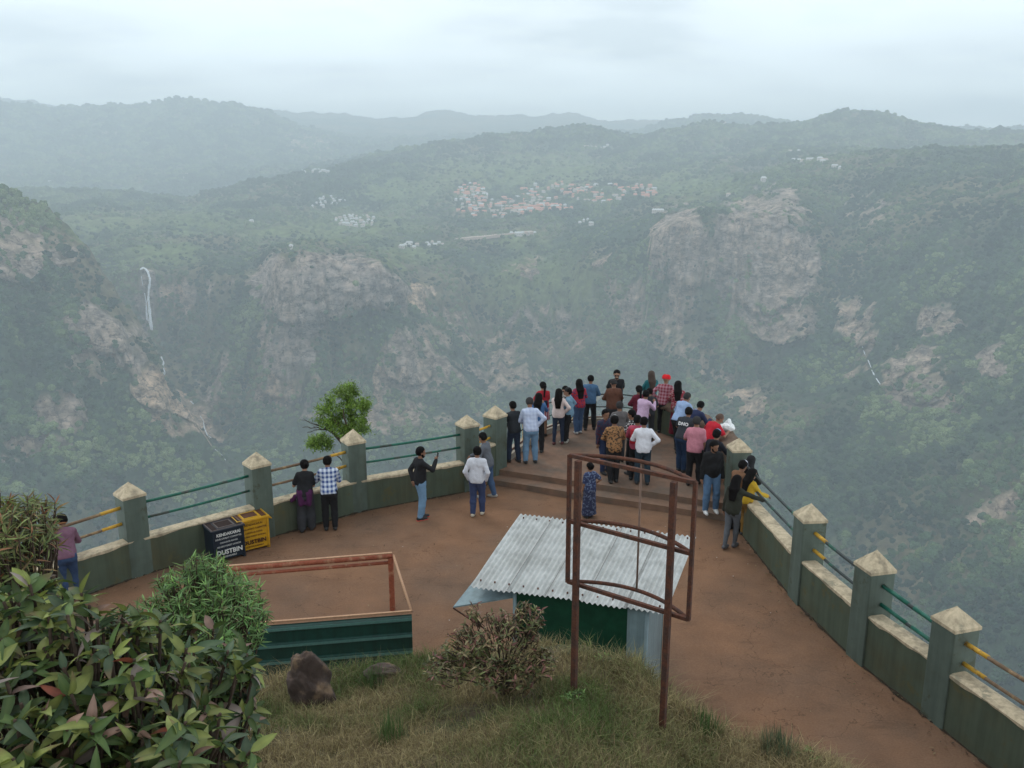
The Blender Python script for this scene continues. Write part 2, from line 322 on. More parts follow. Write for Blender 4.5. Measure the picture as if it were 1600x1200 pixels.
def build_terrain():
    na = 1000
    az = np.linspace(-AZW, AZW, na)
    rr = np.concatenate([np.linspace(34, 60, 4)[:-1], np.geomspace(60, 800, 26)[:-1], np.linspace(800, 1500, 120)[:-1], np.linspace(1500, 2600, 300)[:-1], np.linspace(2600, 5300, 240)[:-1], np.linspace(5300, 8500, 70)[:-1], np.linspace(8500, 12500, 60)])
    A, R = np.meshgrid(az, rr)
    Z = ztotal(A, R); X = R*np.sin(A); Y = R*np.cos(A)
    px, py = topx(X, Y, Z)
    rock, tan, mead = landcover(px, py, X, Y)
    # rock stands proud of the wood in ledges
    st = fbm(X/30., Z/14., 4, seed=101, ridged=True)
    near = smooth01((4200-R)/900)*smooth01((R-1000)/400)
    crag = (fbm(A*48, Z/34., 5, seed=201, gain=0.6, ridged=True)-0.55)*58*rock+(fbm(A*26+5, Z/60.+3, 4, seed=221, ridged=True)-0.55)*46*(1-rock)
    crag += (fbm(A*170+Z/60., Z/11.-A*60, 4, seed=211, gain=0.6)-0.5)*30*rock
    wpx = px+(fbm(X/80., Z/50., 3, seed=301)-0.5)*16; wpy = py+(fbm(X/60., Y/60., 3, seed=311)-0.5)*12
    for cx, cy, a, bb, tilt, amp_, soft in BULGE:
        dy = wpy-cy-(wpx-cx)*tilt; q = np.abs(wpx-cx)/a
        low = cy*0+bb*np.sqrt(np.clip(1-q*q, 0, 1))
        prof = smooth01((low-dy)/7.0)*smooth01((dy+bb*1.15)/(bb*soft))*smooth01((1-q)/0.38)
        crag = crag-amp_*prof
    Rn = R+crag*near; X = Rn*np.sin(A); Y = Rn*np.cos(A)
    nr = len(rr)
    V = np.stack([X, Y, Z], -1).reshape(-1, 3)
    i = np.arange(nr-1)[:, None]*na+np.arange(na-1)[None, :]
    F = np.stack([i, i+1, i+na+1, i+na], -1).reshape(-1, 4)
    big = fbm(X/260., Y/260., 4, seed=111)
    c_forest = np.array([0.032, 0.058, 0.030]); c_dry = np.array([0.15, 0.125, 0.070]); c_mead = np.array([0.125, 0.165, 0.055])
    c_grey = np.array([0.270, 0.228, 0.200]); c_tan = np.array([0.48, 0.345, 0.235])
    col = c_forest[None, None]+(c_dry-c_forest)*(np.clip((big-0.40)*4, 0, 1)*0.8)[..., None]
    col = col+(c_mead-col)*(mead*0.85)[..., None]
    halo = np.clip(rock*2.2, 0, 1)*np.clip(1.2-rock, 0, 1)
    col = col+(np.array([0.17, 0.145, 0.080])-col)*(halo*0.8)[..., None]
    rc = c_grey+(c_tan-c_grey)*(np.clip(tan+(fbm(X/40., Y/40., 3, seed=7)-.5)*0.7-0.08, 0, 1))[..., None]
    col = col+(rc-col)*rock[..., None]
    m = bpy.data.materials.new('mountain_side'); m.use_nodes = True; nt = m.node_tree; N = nt.nodes; L = nt.links
    b = N['Principled BSDF']; b.inputs['Roughness'].default_value = 1.0; b.inputs['Specular IOR Level'].default_value = 0.05
    at = N.new('ShaderNodeAttribute'); at.attribute_name = 'Col'; ar = N.new('ShaderNodeAttribute'); ar.attribute_name = 'rock'
    tc = N.new('ShaderNodeTexCoord')
    n1 = N.new('ShaderNodeTexNoise'); n1.inputs['Scale'].default_value = 0.035; n1.inputs['Detail'].default_value = 8; n1.inputs['Roughness'].default_value = 0.65; L.new(tc.outputs['Object'], n1.inputs['Vector'])
    mr = N.new('ShaderNodeMapRange'); mr.inputs[1].default_value = 0.3; mr.inputs[2].default_value = 0.7; mr.inputs[3].default_value = 0.35; mr.inputs[4].default_value = 1.7; L.new(n1.outputs['Fac'], mr.inputs[0])
    mpn = N.new('ShaderNodeMapping'); mpn.inputs['Scale'].default_value = (0.024, 0.024, 0.060); mpn.inputs['Rotation'].default_value = (0.25, 0.35, 0); L.new(tc.outputs['Object'], mpn.inputs[0])
    n2 = N.new('ShaderNodeTexNoise'); n2.inputs['Scale'].default_value = 1.0; n2.inputs['Detail'].default_value = 10; n2.inputs['Roughness'].default_value = 0.78; L.new(mpn.outputs[0], n2.inputs['Vector'])
    mr2 = N.new('ShaderNodeMapRange'); mr2.inputs[1].default_value = 0.40; mr2.inputs[2].default_value = 0.60; mr2.inputs[3].default_value = 0.42; mr2.inputs[4].default_value = 1.5; L.new(n2.outputs['Fac'], mr2.inputs[0])
    n3 = N.new('ShaderNodeTexNoise'); n3.inputs['Scale'].default_value = 0.9; n3.inputs['Detail'].default_value = 5; L.new(mpn.outputs[0], n3.inputs['Vector'])
    cr = N.new('ShaderNodeMath'); cr.operation = 'SUBTRACT'; cr.inputs[1].default_value = 0.5; L.new(n3.outputs['Fac'], cr.inputs[0]); ab = N.new('ShaderNodeMath'); ab.operation = 'ABSOLUTE'; L.new(cr.outputs[0], ab.inputs[0])
    ck = N.new('ShaderNodeMapRange'); ck.inputs[1].default_value = 0.0; ck.inputs[2].default_value = 0.030; ck.inputs[3].default_value = 0.30; ck.inputs[4].default_value = 1.0; L.new(ab.outputs[0], ck.inputs[0])
    mulr = N.new('ShaderNodeMath'); mulr.operation = 'MULTIPLY'; L.new(mr2.outputs[0], mulr.inputs[0]); L.new(ck.outputs[0], mulr.inputs[1])
    mixf = N.new('ShaderNodeMix'); mixf.data_type = 'FLOAT'; L.new(ar.outputs['Fac'], mixf.inputs[0]); L.new(mr.outputs[0], mixf.inputs[2]); L.new(mulr.outputs[0], mixf.inputs[3])
    vm = N.new('ShaderNodeVectorMath'); vm.operation = 'SCALE'; L.new(at.outputs['Color'], vm.inputs[0]); L.new(mixf.outputs[0], vm.inputs['Scale'])
    L.new(vm.outputs[0], b.inputs['Base Color'])
    bp = N.new('ShaderNodeBump'); bp.inputs['Strength'].default_value = 1.0; bp.inputs['Distance'].default_value = 9.0
    L.new(n2.outputs['Fac'], bp.inputs['Height']); L.new(bp.outputs[0], b.inputs['Normal'])
    o = mesh_np('mountain_terrain', V, F, m, smooth=True, col=col.reshape(-1, 3), attr={'rock': rock.ravel()})
    tag(o, kind='structure')
    return A, R, X, Y, Z, rock, mead, px, py, big
TERR = build_terrain()
def build_forest():
    A, R, X, Y, Z, rock, mead, px, py, big = TERR
    # pixel-sized cells of the grid seen from the viewpoint: weight = picture area of the cell
    ax = px[1:, 1:]-px[:-1, :-1]; ay = py[1:, :-1]-py[:-1, :-1]; bx = px[:-1, 1:]-px[:-1, :-1]; by = py[:-1, 1:]-py[:-1, :-1]
    cx_ = px[1:, :-1]-px[:-1, :-1]
    area = cx_*by-ay*bx       # signed: positive where the slope faces the viewpoint
    area = np.where(area > 0, area, np.abs(area)*0.15)
    r = R[:-1, :-1]
    ok = (r > 700) & (r < 8500) & (py[:-1, :-1] < 1230) & (py[:-1, :-1] > 150) & (px[:-1, :-1] > -260) & (px[:-1, :-1] < 1860)
    size_px = np.maximum(3.0, 9.0*FPX/r)
    dens = 1.75/(size_px**2*0.8)
    cl = smooth01((fbm(X/90., Y/90., 4, seed=131)-0.36)/0.2)[:-1, :-1]
    w = np.clip(area, 0, 60)*dens*ok*np.clip(1-rock[:-1, :-1]*1.25, 0.012, 1)*np.clip(1-mead[:-1, :-1]*0.85, 0, 1)*(0.3+0.7*cl)
    n = int(min(w.sum(), 150000)); w = (w/w.sum()).ravel()
    idx = RNG.choice(len(w), n, p=w); nc = r.shape[1]
    i, j = idx//nc, idx % nc
    fu, fv = RNG.random(n), RNG.random(n)
    def bil(G): return G[i, j]*(1-fu)*(1-fv)+G[i+1, j]*fu*(1-fv)+G[i, j+1]*(1-fu)*fv+G[i+1, j+1]*fu*fv
    P = np.stack([bil(X), bil(Y), bil(Z)], -1); rr = np.hypot(P[:, 0], P[:, 1])
    s = np.maximum(3.3, 2.7*rr/FPX*0.60)*np.clip(RNG.lognormal(0, 0.38, n), 0.5, 2.4)
    P[:, 2] += s*0.25
    me = bpy.data.meshes.new('forest'); me.vertices.add(n); me.vertices.foreach_set('co', P.astype(np.float32).ravel())
    a = me.attributes.new('size', 'FLOAT', 'POINT'); a.data.foreach_set('value', s.astype(np.float32))
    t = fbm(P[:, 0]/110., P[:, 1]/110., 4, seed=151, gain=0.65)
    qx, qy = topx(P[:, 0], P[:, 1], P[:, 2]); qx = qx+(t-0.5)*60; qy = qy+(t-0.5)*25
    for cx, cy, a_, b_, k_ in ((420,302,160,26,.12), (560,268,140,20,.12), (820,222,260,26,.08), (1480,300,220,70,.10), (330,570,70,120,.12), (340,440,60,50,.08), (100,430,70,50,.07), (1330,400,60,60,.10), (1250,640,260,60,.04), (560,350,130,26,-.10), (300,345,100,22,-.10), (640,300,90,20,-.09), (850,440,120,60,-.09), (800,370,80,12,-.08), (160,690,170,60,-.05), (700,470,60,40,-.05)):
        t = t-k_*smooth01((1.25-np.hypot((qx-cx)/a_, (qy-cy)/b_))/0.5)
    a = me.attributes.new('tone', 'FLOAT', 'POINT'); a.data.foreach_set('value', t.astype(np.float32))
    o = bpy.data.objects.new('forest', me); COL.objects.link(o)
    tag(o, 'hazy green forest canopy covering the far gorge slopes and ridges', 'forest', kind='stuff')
    m = bpy.data.materials.new('far_foliage'); m.use_nodes = True; nt = m.node_tree; N = nt.nodes; L = nt.links
    b = N['Principled BSDF']; b.inputs['Roughness'].default_value = 1.0; b.inputs['Specular IOR Level'].default_value = 0.03
    a1 = N.new('ShaderNodeAttribute'); a1.attribute_name = 'rnd'; a1.attribute_type = 'INSTANCER'
    a2 = N.new('ShaderNodeAttribute'); a2.attribute_name = 'tone'; a2.attribute_type = 'INSTANCER'
    oi = N.new('ShaderNodeObjectInfo')
    rp = N.new('ShaderNodeValToRGB'); e = rp.color_ramp.elements; e[0].position = 0; e[0].color = (0.010, 0.030, 0.018, 1); e[1].position = 1; e[1].color = (0.155, 0.200, 0.085, 1)
    e2 = e.new(0.55); e2.color = (0.052, 0.094, 0.040, 1); e3 = e.new(0.85); e3.color = (0.095, 0.14, 0.05, 1)
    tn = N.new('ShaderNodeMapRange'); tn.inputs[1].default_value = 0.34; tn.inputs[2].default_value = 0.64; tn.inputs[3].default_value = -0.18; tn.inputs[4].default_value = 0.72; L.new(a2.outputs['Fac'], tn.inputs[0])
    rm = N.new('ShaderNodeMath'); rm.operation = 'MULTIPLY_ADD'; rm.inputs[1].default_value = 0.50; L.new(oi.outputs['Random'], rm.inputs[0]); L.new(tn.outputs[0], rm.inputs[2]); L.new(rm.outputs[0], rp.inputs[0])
    tc = N.new('ShaderNodeTexCoord'); nn = N.new('ShaderNodeTexNoise'); nn.inputs['Scale'].default_value = 3.2; nn.inputs['Detail'].default_value = 4; L.new(tc.outputs['Object'], nn.inputs['Vector'])
    mr = N.new('ShaderNodeMapRange'); mr.inputs[1].default_value = 0.3; mr.inputs[2].default_value = 0.7; mr.inputs[3].default_value = 0.45; mr.inputs[4].default_value = 1.5; L.new(nn.outputs['Fac'], mr.inputs[0])
    vm = N.new('ShaderNodeVectorMath'); vm.operation = 'SCALE'; L.new(rp.outputs[0], vm.inputs[0]); L.new(mr.outputs[0], vm.inputs['Scale'])
    L.new(vm.outputs[0], b.inputs['Base Color'])
    # geometry nodes: a knobbly crown on every point
    g = bpy.data.node_groups.new('scatter_crowns', 'GeometryNodeTree')
    g.interface.new_socket('Geometry', in_out='INPUT', socket_type='NodeSocketGeometry')
    g.interface.new_socket('Geometry', in_out='OUTPUT', socket_type='NodeSocketGeometry')
    N = g.nodes; L = g.links
    gi = N.new('NodeGroupInput'); go = N.new('NodeGroupOutput')
    iop = N.new('GeometryNodeInstanceOnPoints'); m2p = N.new('GeometryNodeMeshToPoints')
    L.new(gi.outputs[0], m2p.inputs['Mesh']); L.new(m2p.outputs[0], iop.inputs['Points'])
    gti = N.new('GeometryNodeGeometryToInstance')
    for k in range(5):
        ico = N.new('GeometryNodeMeshIcoSphere'); ico.inputs['Subdivisions'].default_value = 3; ico.inputs['Radius'].default_value = 1.0
        sp = N.new('GeometryNodeSetPosition'); nz = N.new('ShaderNodeTexNoise'); nz.inputs['Scale'].default_value = 1.5+0.25*k; nz.inputs['Detail'].default_value = 3; nz.inputs['Roughness'].default_value = 0.75
        pos = N.new('GeometryNodeInputPosition'); off = N.new('ShaderNodeVectorMath'); off.operation = 'ADD'; off.inputs[1].default_value = (k*7.1, k*3.3, k*1.7)
        L.new(pos.outputs[0], off.inputs[0]); L.new(off.outputs[0], nz.inputs['Vector'])
        sub = N.new('ShaderNodeMath'); sub.operation = 'SUBTRACT'; sub.inputs[1].default_value = 0.45; L.new(nz.outputs['Fac'], sub.inputs[0])
        mul = N.new('ShaderNodeMath'); mul.operation = 'MULTIPLY'; mul.inputs[1].default_value = 2.3; L.new(sub.outputs[0], mul.inputs[0])
        sc_ = N.new('ShaderNodeVectorMath'); sc_.operation = 'SCALE'; L.new(pos.outputs[0], sc_.inputs[0]); L.new(mul.outputs[0], sc_.inputs['Scale'])
        L.new(ico.outputs[0], sp.inputs['Geometry']); L.new(sc_.outputs[0], sp.inputs['Offset'])
        sm = N.new('GeometryNodeSetMaterial'); sm.inputs['Material'].default_value = m; L.new(sp.outputs[0], sm.inputs[0])
        L.new(sm.outputs[0], gti.inputs[0])
    L.new(gti.outputs[0], iop.inputs['Instance']); iop.inputs['Pick Instance'].default_value = True
    rv = N.new('FunctionNodeRandomValue'); rv.data_type = 'INT'; rv.inputs[4].default_value = 0; rv.inputs[5].default_value = 4
    L.new(rv.outputs[2], iop.inputs['Instance Index'])
    na = N.new('GeometryNodeInputNamedAttribute'); na.data_type = 'FLOAT'; na.inputs[0].default_value = 'size'
    cx = N.new('ShaderNodeCombineXYZ'); zz = N.new('ShaderNodeMath'); zz.operation = 'MULTIPLY'; zz.inputs[1].default_value = 0.85
    L.new(na.outputs[0], cx.inputs[0]); L.new(na.outputs[0], cx.inputs[1]); L.new(na.outputs[0], zz.inputs[0]); L.new(zz.outputs[0], cx.inputs[2])
    L.new(cx.outputs[0], iop.inputs['Scale'])
    rr_ = N.new('FunctionNodeRandomValue'); rr_.data_type = 'FLOAT'; rr_.inputs[3].default_value = 6.28
    cr = N.new('ShaderNodeCombineXYZ'); L.new(rr_.outputs[1], cr.inputs[2])
    e2r = N.new('FunctionNodeEulerToRotation'); L.new(cr.outputs[0], e2r.inputs[0]); L.new(e2r.outputs[0], iop.inputs['Rotation'])
    L.new(iop.outputs[0], go.inputs[0])
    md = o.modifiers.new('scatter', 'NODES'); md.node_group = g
build_forest()
def build_haze(dens=0.00019, col=(0.83, 0.935, 1.0)):
    mb = MB(); zb, zt = float(TERR[4].min())-6.0, float(TERR[4].max())+25.0; print('haze', zb, zt)
    mb.prism([(-11500, -60), (11500, -60), (11500, 12700), (-11500, 12700)], zb, zt)
    m = bpy.data.materials.new('haze_air'); m.use_nodes = True; N = m.node_tree.nodes; N.remove(N['Principled BSDF'])
    v = N.new('ShaderNodeVolumePrincipled'); v.inputs['Color'].default_value = (*col, 1); v.inputs['Density'].default_value = dens; v.inputs['Anisotropy'].default_value = 0.0
    m.node_tree.links.new(v.outputs[0], N['Material Output'].inputs['Volume'])
    tag(mb.build('haze', m), 'thin pale blue haze filling the air over the gorge', 'haze', kind='stuff')
# ---------------------------------------------------------------- materials of the lookout
M_DECK = mat('packed_earth_paving', (0.200, 0.108, 0.062), rough=0.92, var=0.14, scale=0.45, bump=0.5, bscale=14, col2=(0.145, 0.090, 0.060), thr=(0.38, 0.66), spec=0.2, dist=0.012)
def deck_detail():
    nt = M_DECK.node_tree; N = nt.nodes; L = nt.links; b = N['Principled BSDF']; src = b.inputs['Base Color'].links[0].from_socket
    tc = N.new('ShaderNodeTexCoord')
    # scuffs and hairline cracks
    mp = N.new('ShaderNodeMapping'); mp.inputs['Scale'].default_value = (0.8, 2.2, 1); mp.inputs['Rotation'].default_value = (0, 0, 0.2); L.new(tc.outputs['Object'], mp.inputs[0])
    n = N.new('ShaderNodeTexNoise'); n.inputs['Scale'].default_value = 1.3; n.inputs['Detail'].default_value = 9; n.inputs['Roughness'].default_value = 0.72; L.new(mp.outputs[0], n.inputs['Vector'])
    r = N.new('ShaderNodeMapRange'); r.inputs[1].default_value = 0.56; r.inputs[2].default_value = 0.68; r.inputs[3].default_value = 1.0; r.inputs[4].default_value = 0.80; L.new(n.outputs['Fac'], r.inputs[0])
    v = N.new('ShaderNodeTexNoise'); v.inputs['Scale'].default_value = 0.55; v.inputs['Detail'].default_value = 7; L.new(tc.outputs['Object'], v.inputs['Vector'])
    s = N.new('ShaderNodeMath'); s.operation = 'SUBTRACT'; s.inputs[1].default_value = 0.52; L.new(v.outputs['Fac'], s.inputs[0]); a = N.new('ShaderNodeMath'); a.operation = 'ABSOLUTE'; L.new(s.outputs[0], a.inputs[0])
    c = N.new('ShaderNodeMapRange'); c.inputs[1].default_value = 0.0; c.inputs[2].default_value = 0.0022; c.inputs[3].default_value = 0.55; c.inputs[4].default_value = 1.0; L.new(a.outputs[0], c.inputs[0])
    g = N.new('ShaderNodeTexNoise'); g.inputs['Scale'].default_value = 38; g.inputs['Detail'].default_value = 3; L.new(tc.outputs['Object'], g.inputs['Vector'])
    gr = N.new('ShaderNodeMapRange'); gr.inputs[1].default_value = 0.3; gr.inputs[2].default_value = 0.7; gr.inputs[3].default_value = 0.88; gr.inputs[4].default_value = 1.12; L.new(g.outputs['Fac'], gr.inputs[0])
    m1 = N.new('ShaderNodeMath'); m1.operation = 'MULTIPLY'; L.new(r.outputs[0], m1.inputs[0]); L.new(c.outputs[0], m1.inputs[1]); m2 = N.new('ShaderNodeMath'); m2.operation = 'MULTIPLY'; L.new(m1.outputs[0], m2.inputs[0]); L.new(gr.outputs[0], m2.inputs[1])
    vm = N.new('ShaderNodeVectorMath'); vm.operation = 'SCALE'; L.new(src, vm.inputs[0]); L.new(m2.outputs[0], vm.inputs['Scale']); L.new(vm.outputs[0], b.inputs['Base Color'])
deck_detail()
M_STEP = mat('step_earth', (0.19, 0.115, 0.078), rough=0.9, var=0.14, scale=1.6, bump=0.4, bscale=18, col2=(0.14, 0.10, 0.075), dist=0.012)
M_WALL = mat('green_wall_paint', (0.072, 0.092, 0.064), rough=0.8, var=0.10, scale=0.9, bump=0.25, bscale=9, col2=(0.078, 0.072, 0.038), thr=(0.48, 0.75), dist=0.01)
M_PIL = mat('green_pillar_paint', (0.090, 0.118, 0.098), rough=0.75, var=0.09, scale=1.7, bump=0.2, bscale=10, col2=(0.075, 0.088, 0.066), thr=(0.5, 0.72), dist=0.01)
M_CREAM = mat('cream_cap_paint', (0.47, 0.39, 0.27), rough=0.85, var=0.16, scale=4.5, bump=0.3, bscale=20, col2=(0.26, 0.22, 0.16), thr=(0.55, 0.72), dist=0.01)
M_GREEN_RAIL = mat('green_rail_paint', (0.012, 0.11, 0.075), rough=0.45, var=0.25, scale=3, col2=(0.05, 0.06, 0.05), thr=(0.55, 0.62))
M_DARK_RAIL = mat('dark_rail_paint', (0.030, 0.040, 0.040), rough=0.5, var=0.3, scale=3, col2=(0.02, 0.09, 0.065), thr=(0.56, 0.62))
M_RUSTY_RAIL = mat('weathered_rail', (0.16, 0.105, 0.065), rough=0.8, var=0.3, scale=4, col2=(0.28, 0.19, 0.10), thr=(0.5, 0.6))
M_YELLOW = mat('yellow_rail_paint', (0.52, 0.30, 0.035), rough=0.55, var=0.18, scale=9, col2=(0.22, 0.14, 0.06), thr=(0.56, 0.66))
M_RUST = mat('rusty_steel', (0.105, 0.040, 0.024), rough=0.85, var=0.3, scale=14, bump=0.4, col2=(0.065, 0.034, 0.026), thr=(0.45, 0.6), dist=0.004)
M_REDPIPE = mat('faded_red_pipe', (0.30, 0.085, 0.045), rough=0.6, var=0.25, scale=6, col2=(0.42, 0.22, 0.13), thr=(0.52, 0.66))
M_WOODEDGE_LITPIPE = mat('timber_edge_and_lit_pipe', (0.40, 0.235, 0.14), rough=0.75, var=0.2, scale=7)  # pale timber edges; the same tone stands in for light on the far pipe
M_SHEET = mat('dark_green_sheet', (0.006, 0.048, 0.038), rough=0.45, var=0.15, scale=3, spec=0.5)
M_TARP = mat('green_tarp', (0.004, 0.044, 0.022), rough=0.55, var=0.25, scale=2.2, bump=0.3, bscale=5, dist=0.03)
M_BLUE = mat('pale_blue_sheet', (0.17, 0.235, 0.255), rough=0.5, var=0.12, scale=2.5, spec=0.4)
M_ZINC = mat('weathered_zinc_roofing', (0.42, 0.43, 0.42), rough=0.48, var=0.12, scale=2.2, metal=0.25, col2=(0.33, 0.335, 0.32), thr=(0.42, 0.66), spec=0.5)
M_STONE = mat('brown_coping_stone', (0.13, 0.088, 0.062), rough=0.95, var=0.25, scale=5, bump=0.7, bscale=9, dist=0.03)
M_CONC = mat('pale_concrete', (0.36, 0.32, 0.26), rough=0.9, var=0.2, scale=4, bump=0.3)
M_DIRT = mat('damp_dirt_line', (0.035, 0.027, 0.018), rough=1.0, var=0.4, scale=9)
# ---------------------------------------------------------------- floor of the lookout
weather(M_WALL, 0.13, (0.15, 0.16, 0.13), 0.70, (0.092, 0.090, 0.045)); weather(M_PIL, 0.12, (0.22, 0.21, 0.17), 0.68, (0.070, 0.080, 0.055)); weather(M_CREAM, 0.30, (0.16, 0.135, 0.10), 0.66, (0.27, 0.24, 0.17))
weather(M_ZINC, 0.12, (0.20, 0.12, 0.075), 0.72); weather(M_BLUE, 0.2, (0.10, 0.10, 0.10), 0.70); weather(M_SHEET, 0.25, (0.03, 0.07, 0.06), 0.7)
def hsolve(base, py):
    """height over a base point whose top shows at photo row py"""
    v = (600-py)/FPX; k = (-ST+v*CT)/(CT+v*ST); return CAM_H+k*base.y-base.z
LP = [Vector((-12.4, 8.6, 0)), Vector((-10.95, 11.0, 0)), Vector((-9.35, 13.35, 0)), gp(223, 899), gp(416, 842), gp(562, 800), gp(738, 767), gp(783, 749)]
RP = [Vector((5.05, 18.75, 0)), gp(1239, 937), gp(1335, 1031), gp(1456, 1127), Vector((6.62, 9.25, 0)), Vector((7.3, 7.5, 0)), Vector((8.2, 5.4, 0))]
UP = [Vector((-0.40, 21.35, 0)), Vector((0.0, 22.0, 0)), Vector((0.48, 23.2, 0)), Vector((0.97, 24.2, 0)), Vector((1.65, 25.0, 0)), Vector((2.5, 25.5, 0)), Vector((3.35, 25.5, 0)), Vector((4.15, 25.0, 0)), Vector((4.75, 24.0, 0)), Vector((5.15, 22.8, 0)), Vector((5.42, 21.3, 0)), Vector((5.15, 18.9, 0))]
def outset(pts, d, side):
    out = []
    for i, p in enumerate(pts):
        t = (pts[min(i+1, len(pts)-1)]-pts[max(i-1, 0)]); t.z = 0; t.normalize()
        n = Vector((-t.y, t.x, 0))*side; out.append(p+n*d)
    return out
def build_floor():
    lo = outset(LP, 0.42, 1); uo = outset(UP, 0.45, 1); ro = outset(RP, 0.42, 1)
    poly = [Vector((-13.5, 2.0, 0))]+lo+uo+ro+[Vector((9.6, 2.0, 0))]
    poly = [(p.x, p.y) for p in poly]
    import bmesh
    bm = bmesh.new(); vs = [bm.verts.new((x, y, 0)) for x, y in poly]; bm.faces.new(vs)
    bmesh.ops.triangulate(bm, faces=bm.faces[:])
    for _ in range(4): bmesh.ops.subdivide_edges(bm, edges=[e for e in bm.edges if e.calc_length() > 0.5], cuts=1, use_grid_fill=False); bmesh.ops.triangulate(bm, faces=[f for f in bm.faces if len(f.verts) > 3])
    for v in bm.verts: v.co.z = (fbm(np.array([v.co.x*0.6+40]), np.array([v.co.y*0.6+40]), 3, seed=3)[0]-0.5)*0.05-0.004
    me = bpy.data.meshes.new('ground'); bm.to_mesh(me); bm.free(); me.materials.append(M_DECK)
    for p in me.polygons: p.use_smooth = True
    o = bpy.data.objects.new('ground', me); COL.objects.link(o); tag(o, kind='structure')
    # earth skirt round the edge down to the slope
    ring = poly; n = len(ring); V = []; F = []
    c = Vector((0, 10, 0))
    offs = [(0.0, -0.02), (0.2, -0.7), (1.0, -2.6), (2.6, -7.5), (6, -18), (14, -44)]
    for d, z in offs:
        for i, (x, y) in enumerate(ring):
            q = Vector((x, y, 0))-c; q.normalize()
            k = 0.25*d*(vnoise(np.array([i*0.9]), np.array([d]), seed=4)[0]-0.5)
            V.append((x+q.x*(d+k), y+q.y*(d+k), z+(vnoise(np.array([i*1.3]), np.array([d*2.]), seed=9)[0]-.5)*d*0.2))
    for j in range(len(offs)-1):
        for i in range(n-1): F.append((j*n+i, j*n+i+1, (j+1)*n+i+1, (j+1)*n+i))
    m = mat('hillside_earth', (0.075, 0.070, 0.035), rough=1, var=0.4, scale=0.8, bump=0.8, bscale=3, col2=(0.04, 0.06, 0.022), thr=(0.4, 0.6), dist=0.1)
    tag(mesh_np('hillside', V, F, m), kind='structure')
    # two broad steps up to the point
    f1 = [gp(x, y, 0.15) for x, y in ((772, 750), (830, 759), (891, 769), (1000, 785), (1099, 800), (1170, 812))]
    f2 = [gp(x, y, 0.30) for x, y in ((781, 734), (830, 741), (888, 750), (1000, 766), (1096, 781), (1170, 792))]
    up = [p for p in outset(UP, 0.22, 1)]
    def slab(name, front, z0, z1):
        poly = [(p.x, p.y) for p in front]+[(p.x, p.y) for p in reversed(up)]
        # keep both ends inside the walls
        mb = MB(); mb.prism(poly[::-1], z0, z1); return mb
    mb = slab('a', f1, -0.1, 0.15); tag(mb.build('lower_step', M_STEP), kind='structure')
    mb = slab('a', f2, 0.146, 0.30); tag(mb.build('upper_terrace', M_STEP), kind='structure')
build_floor()
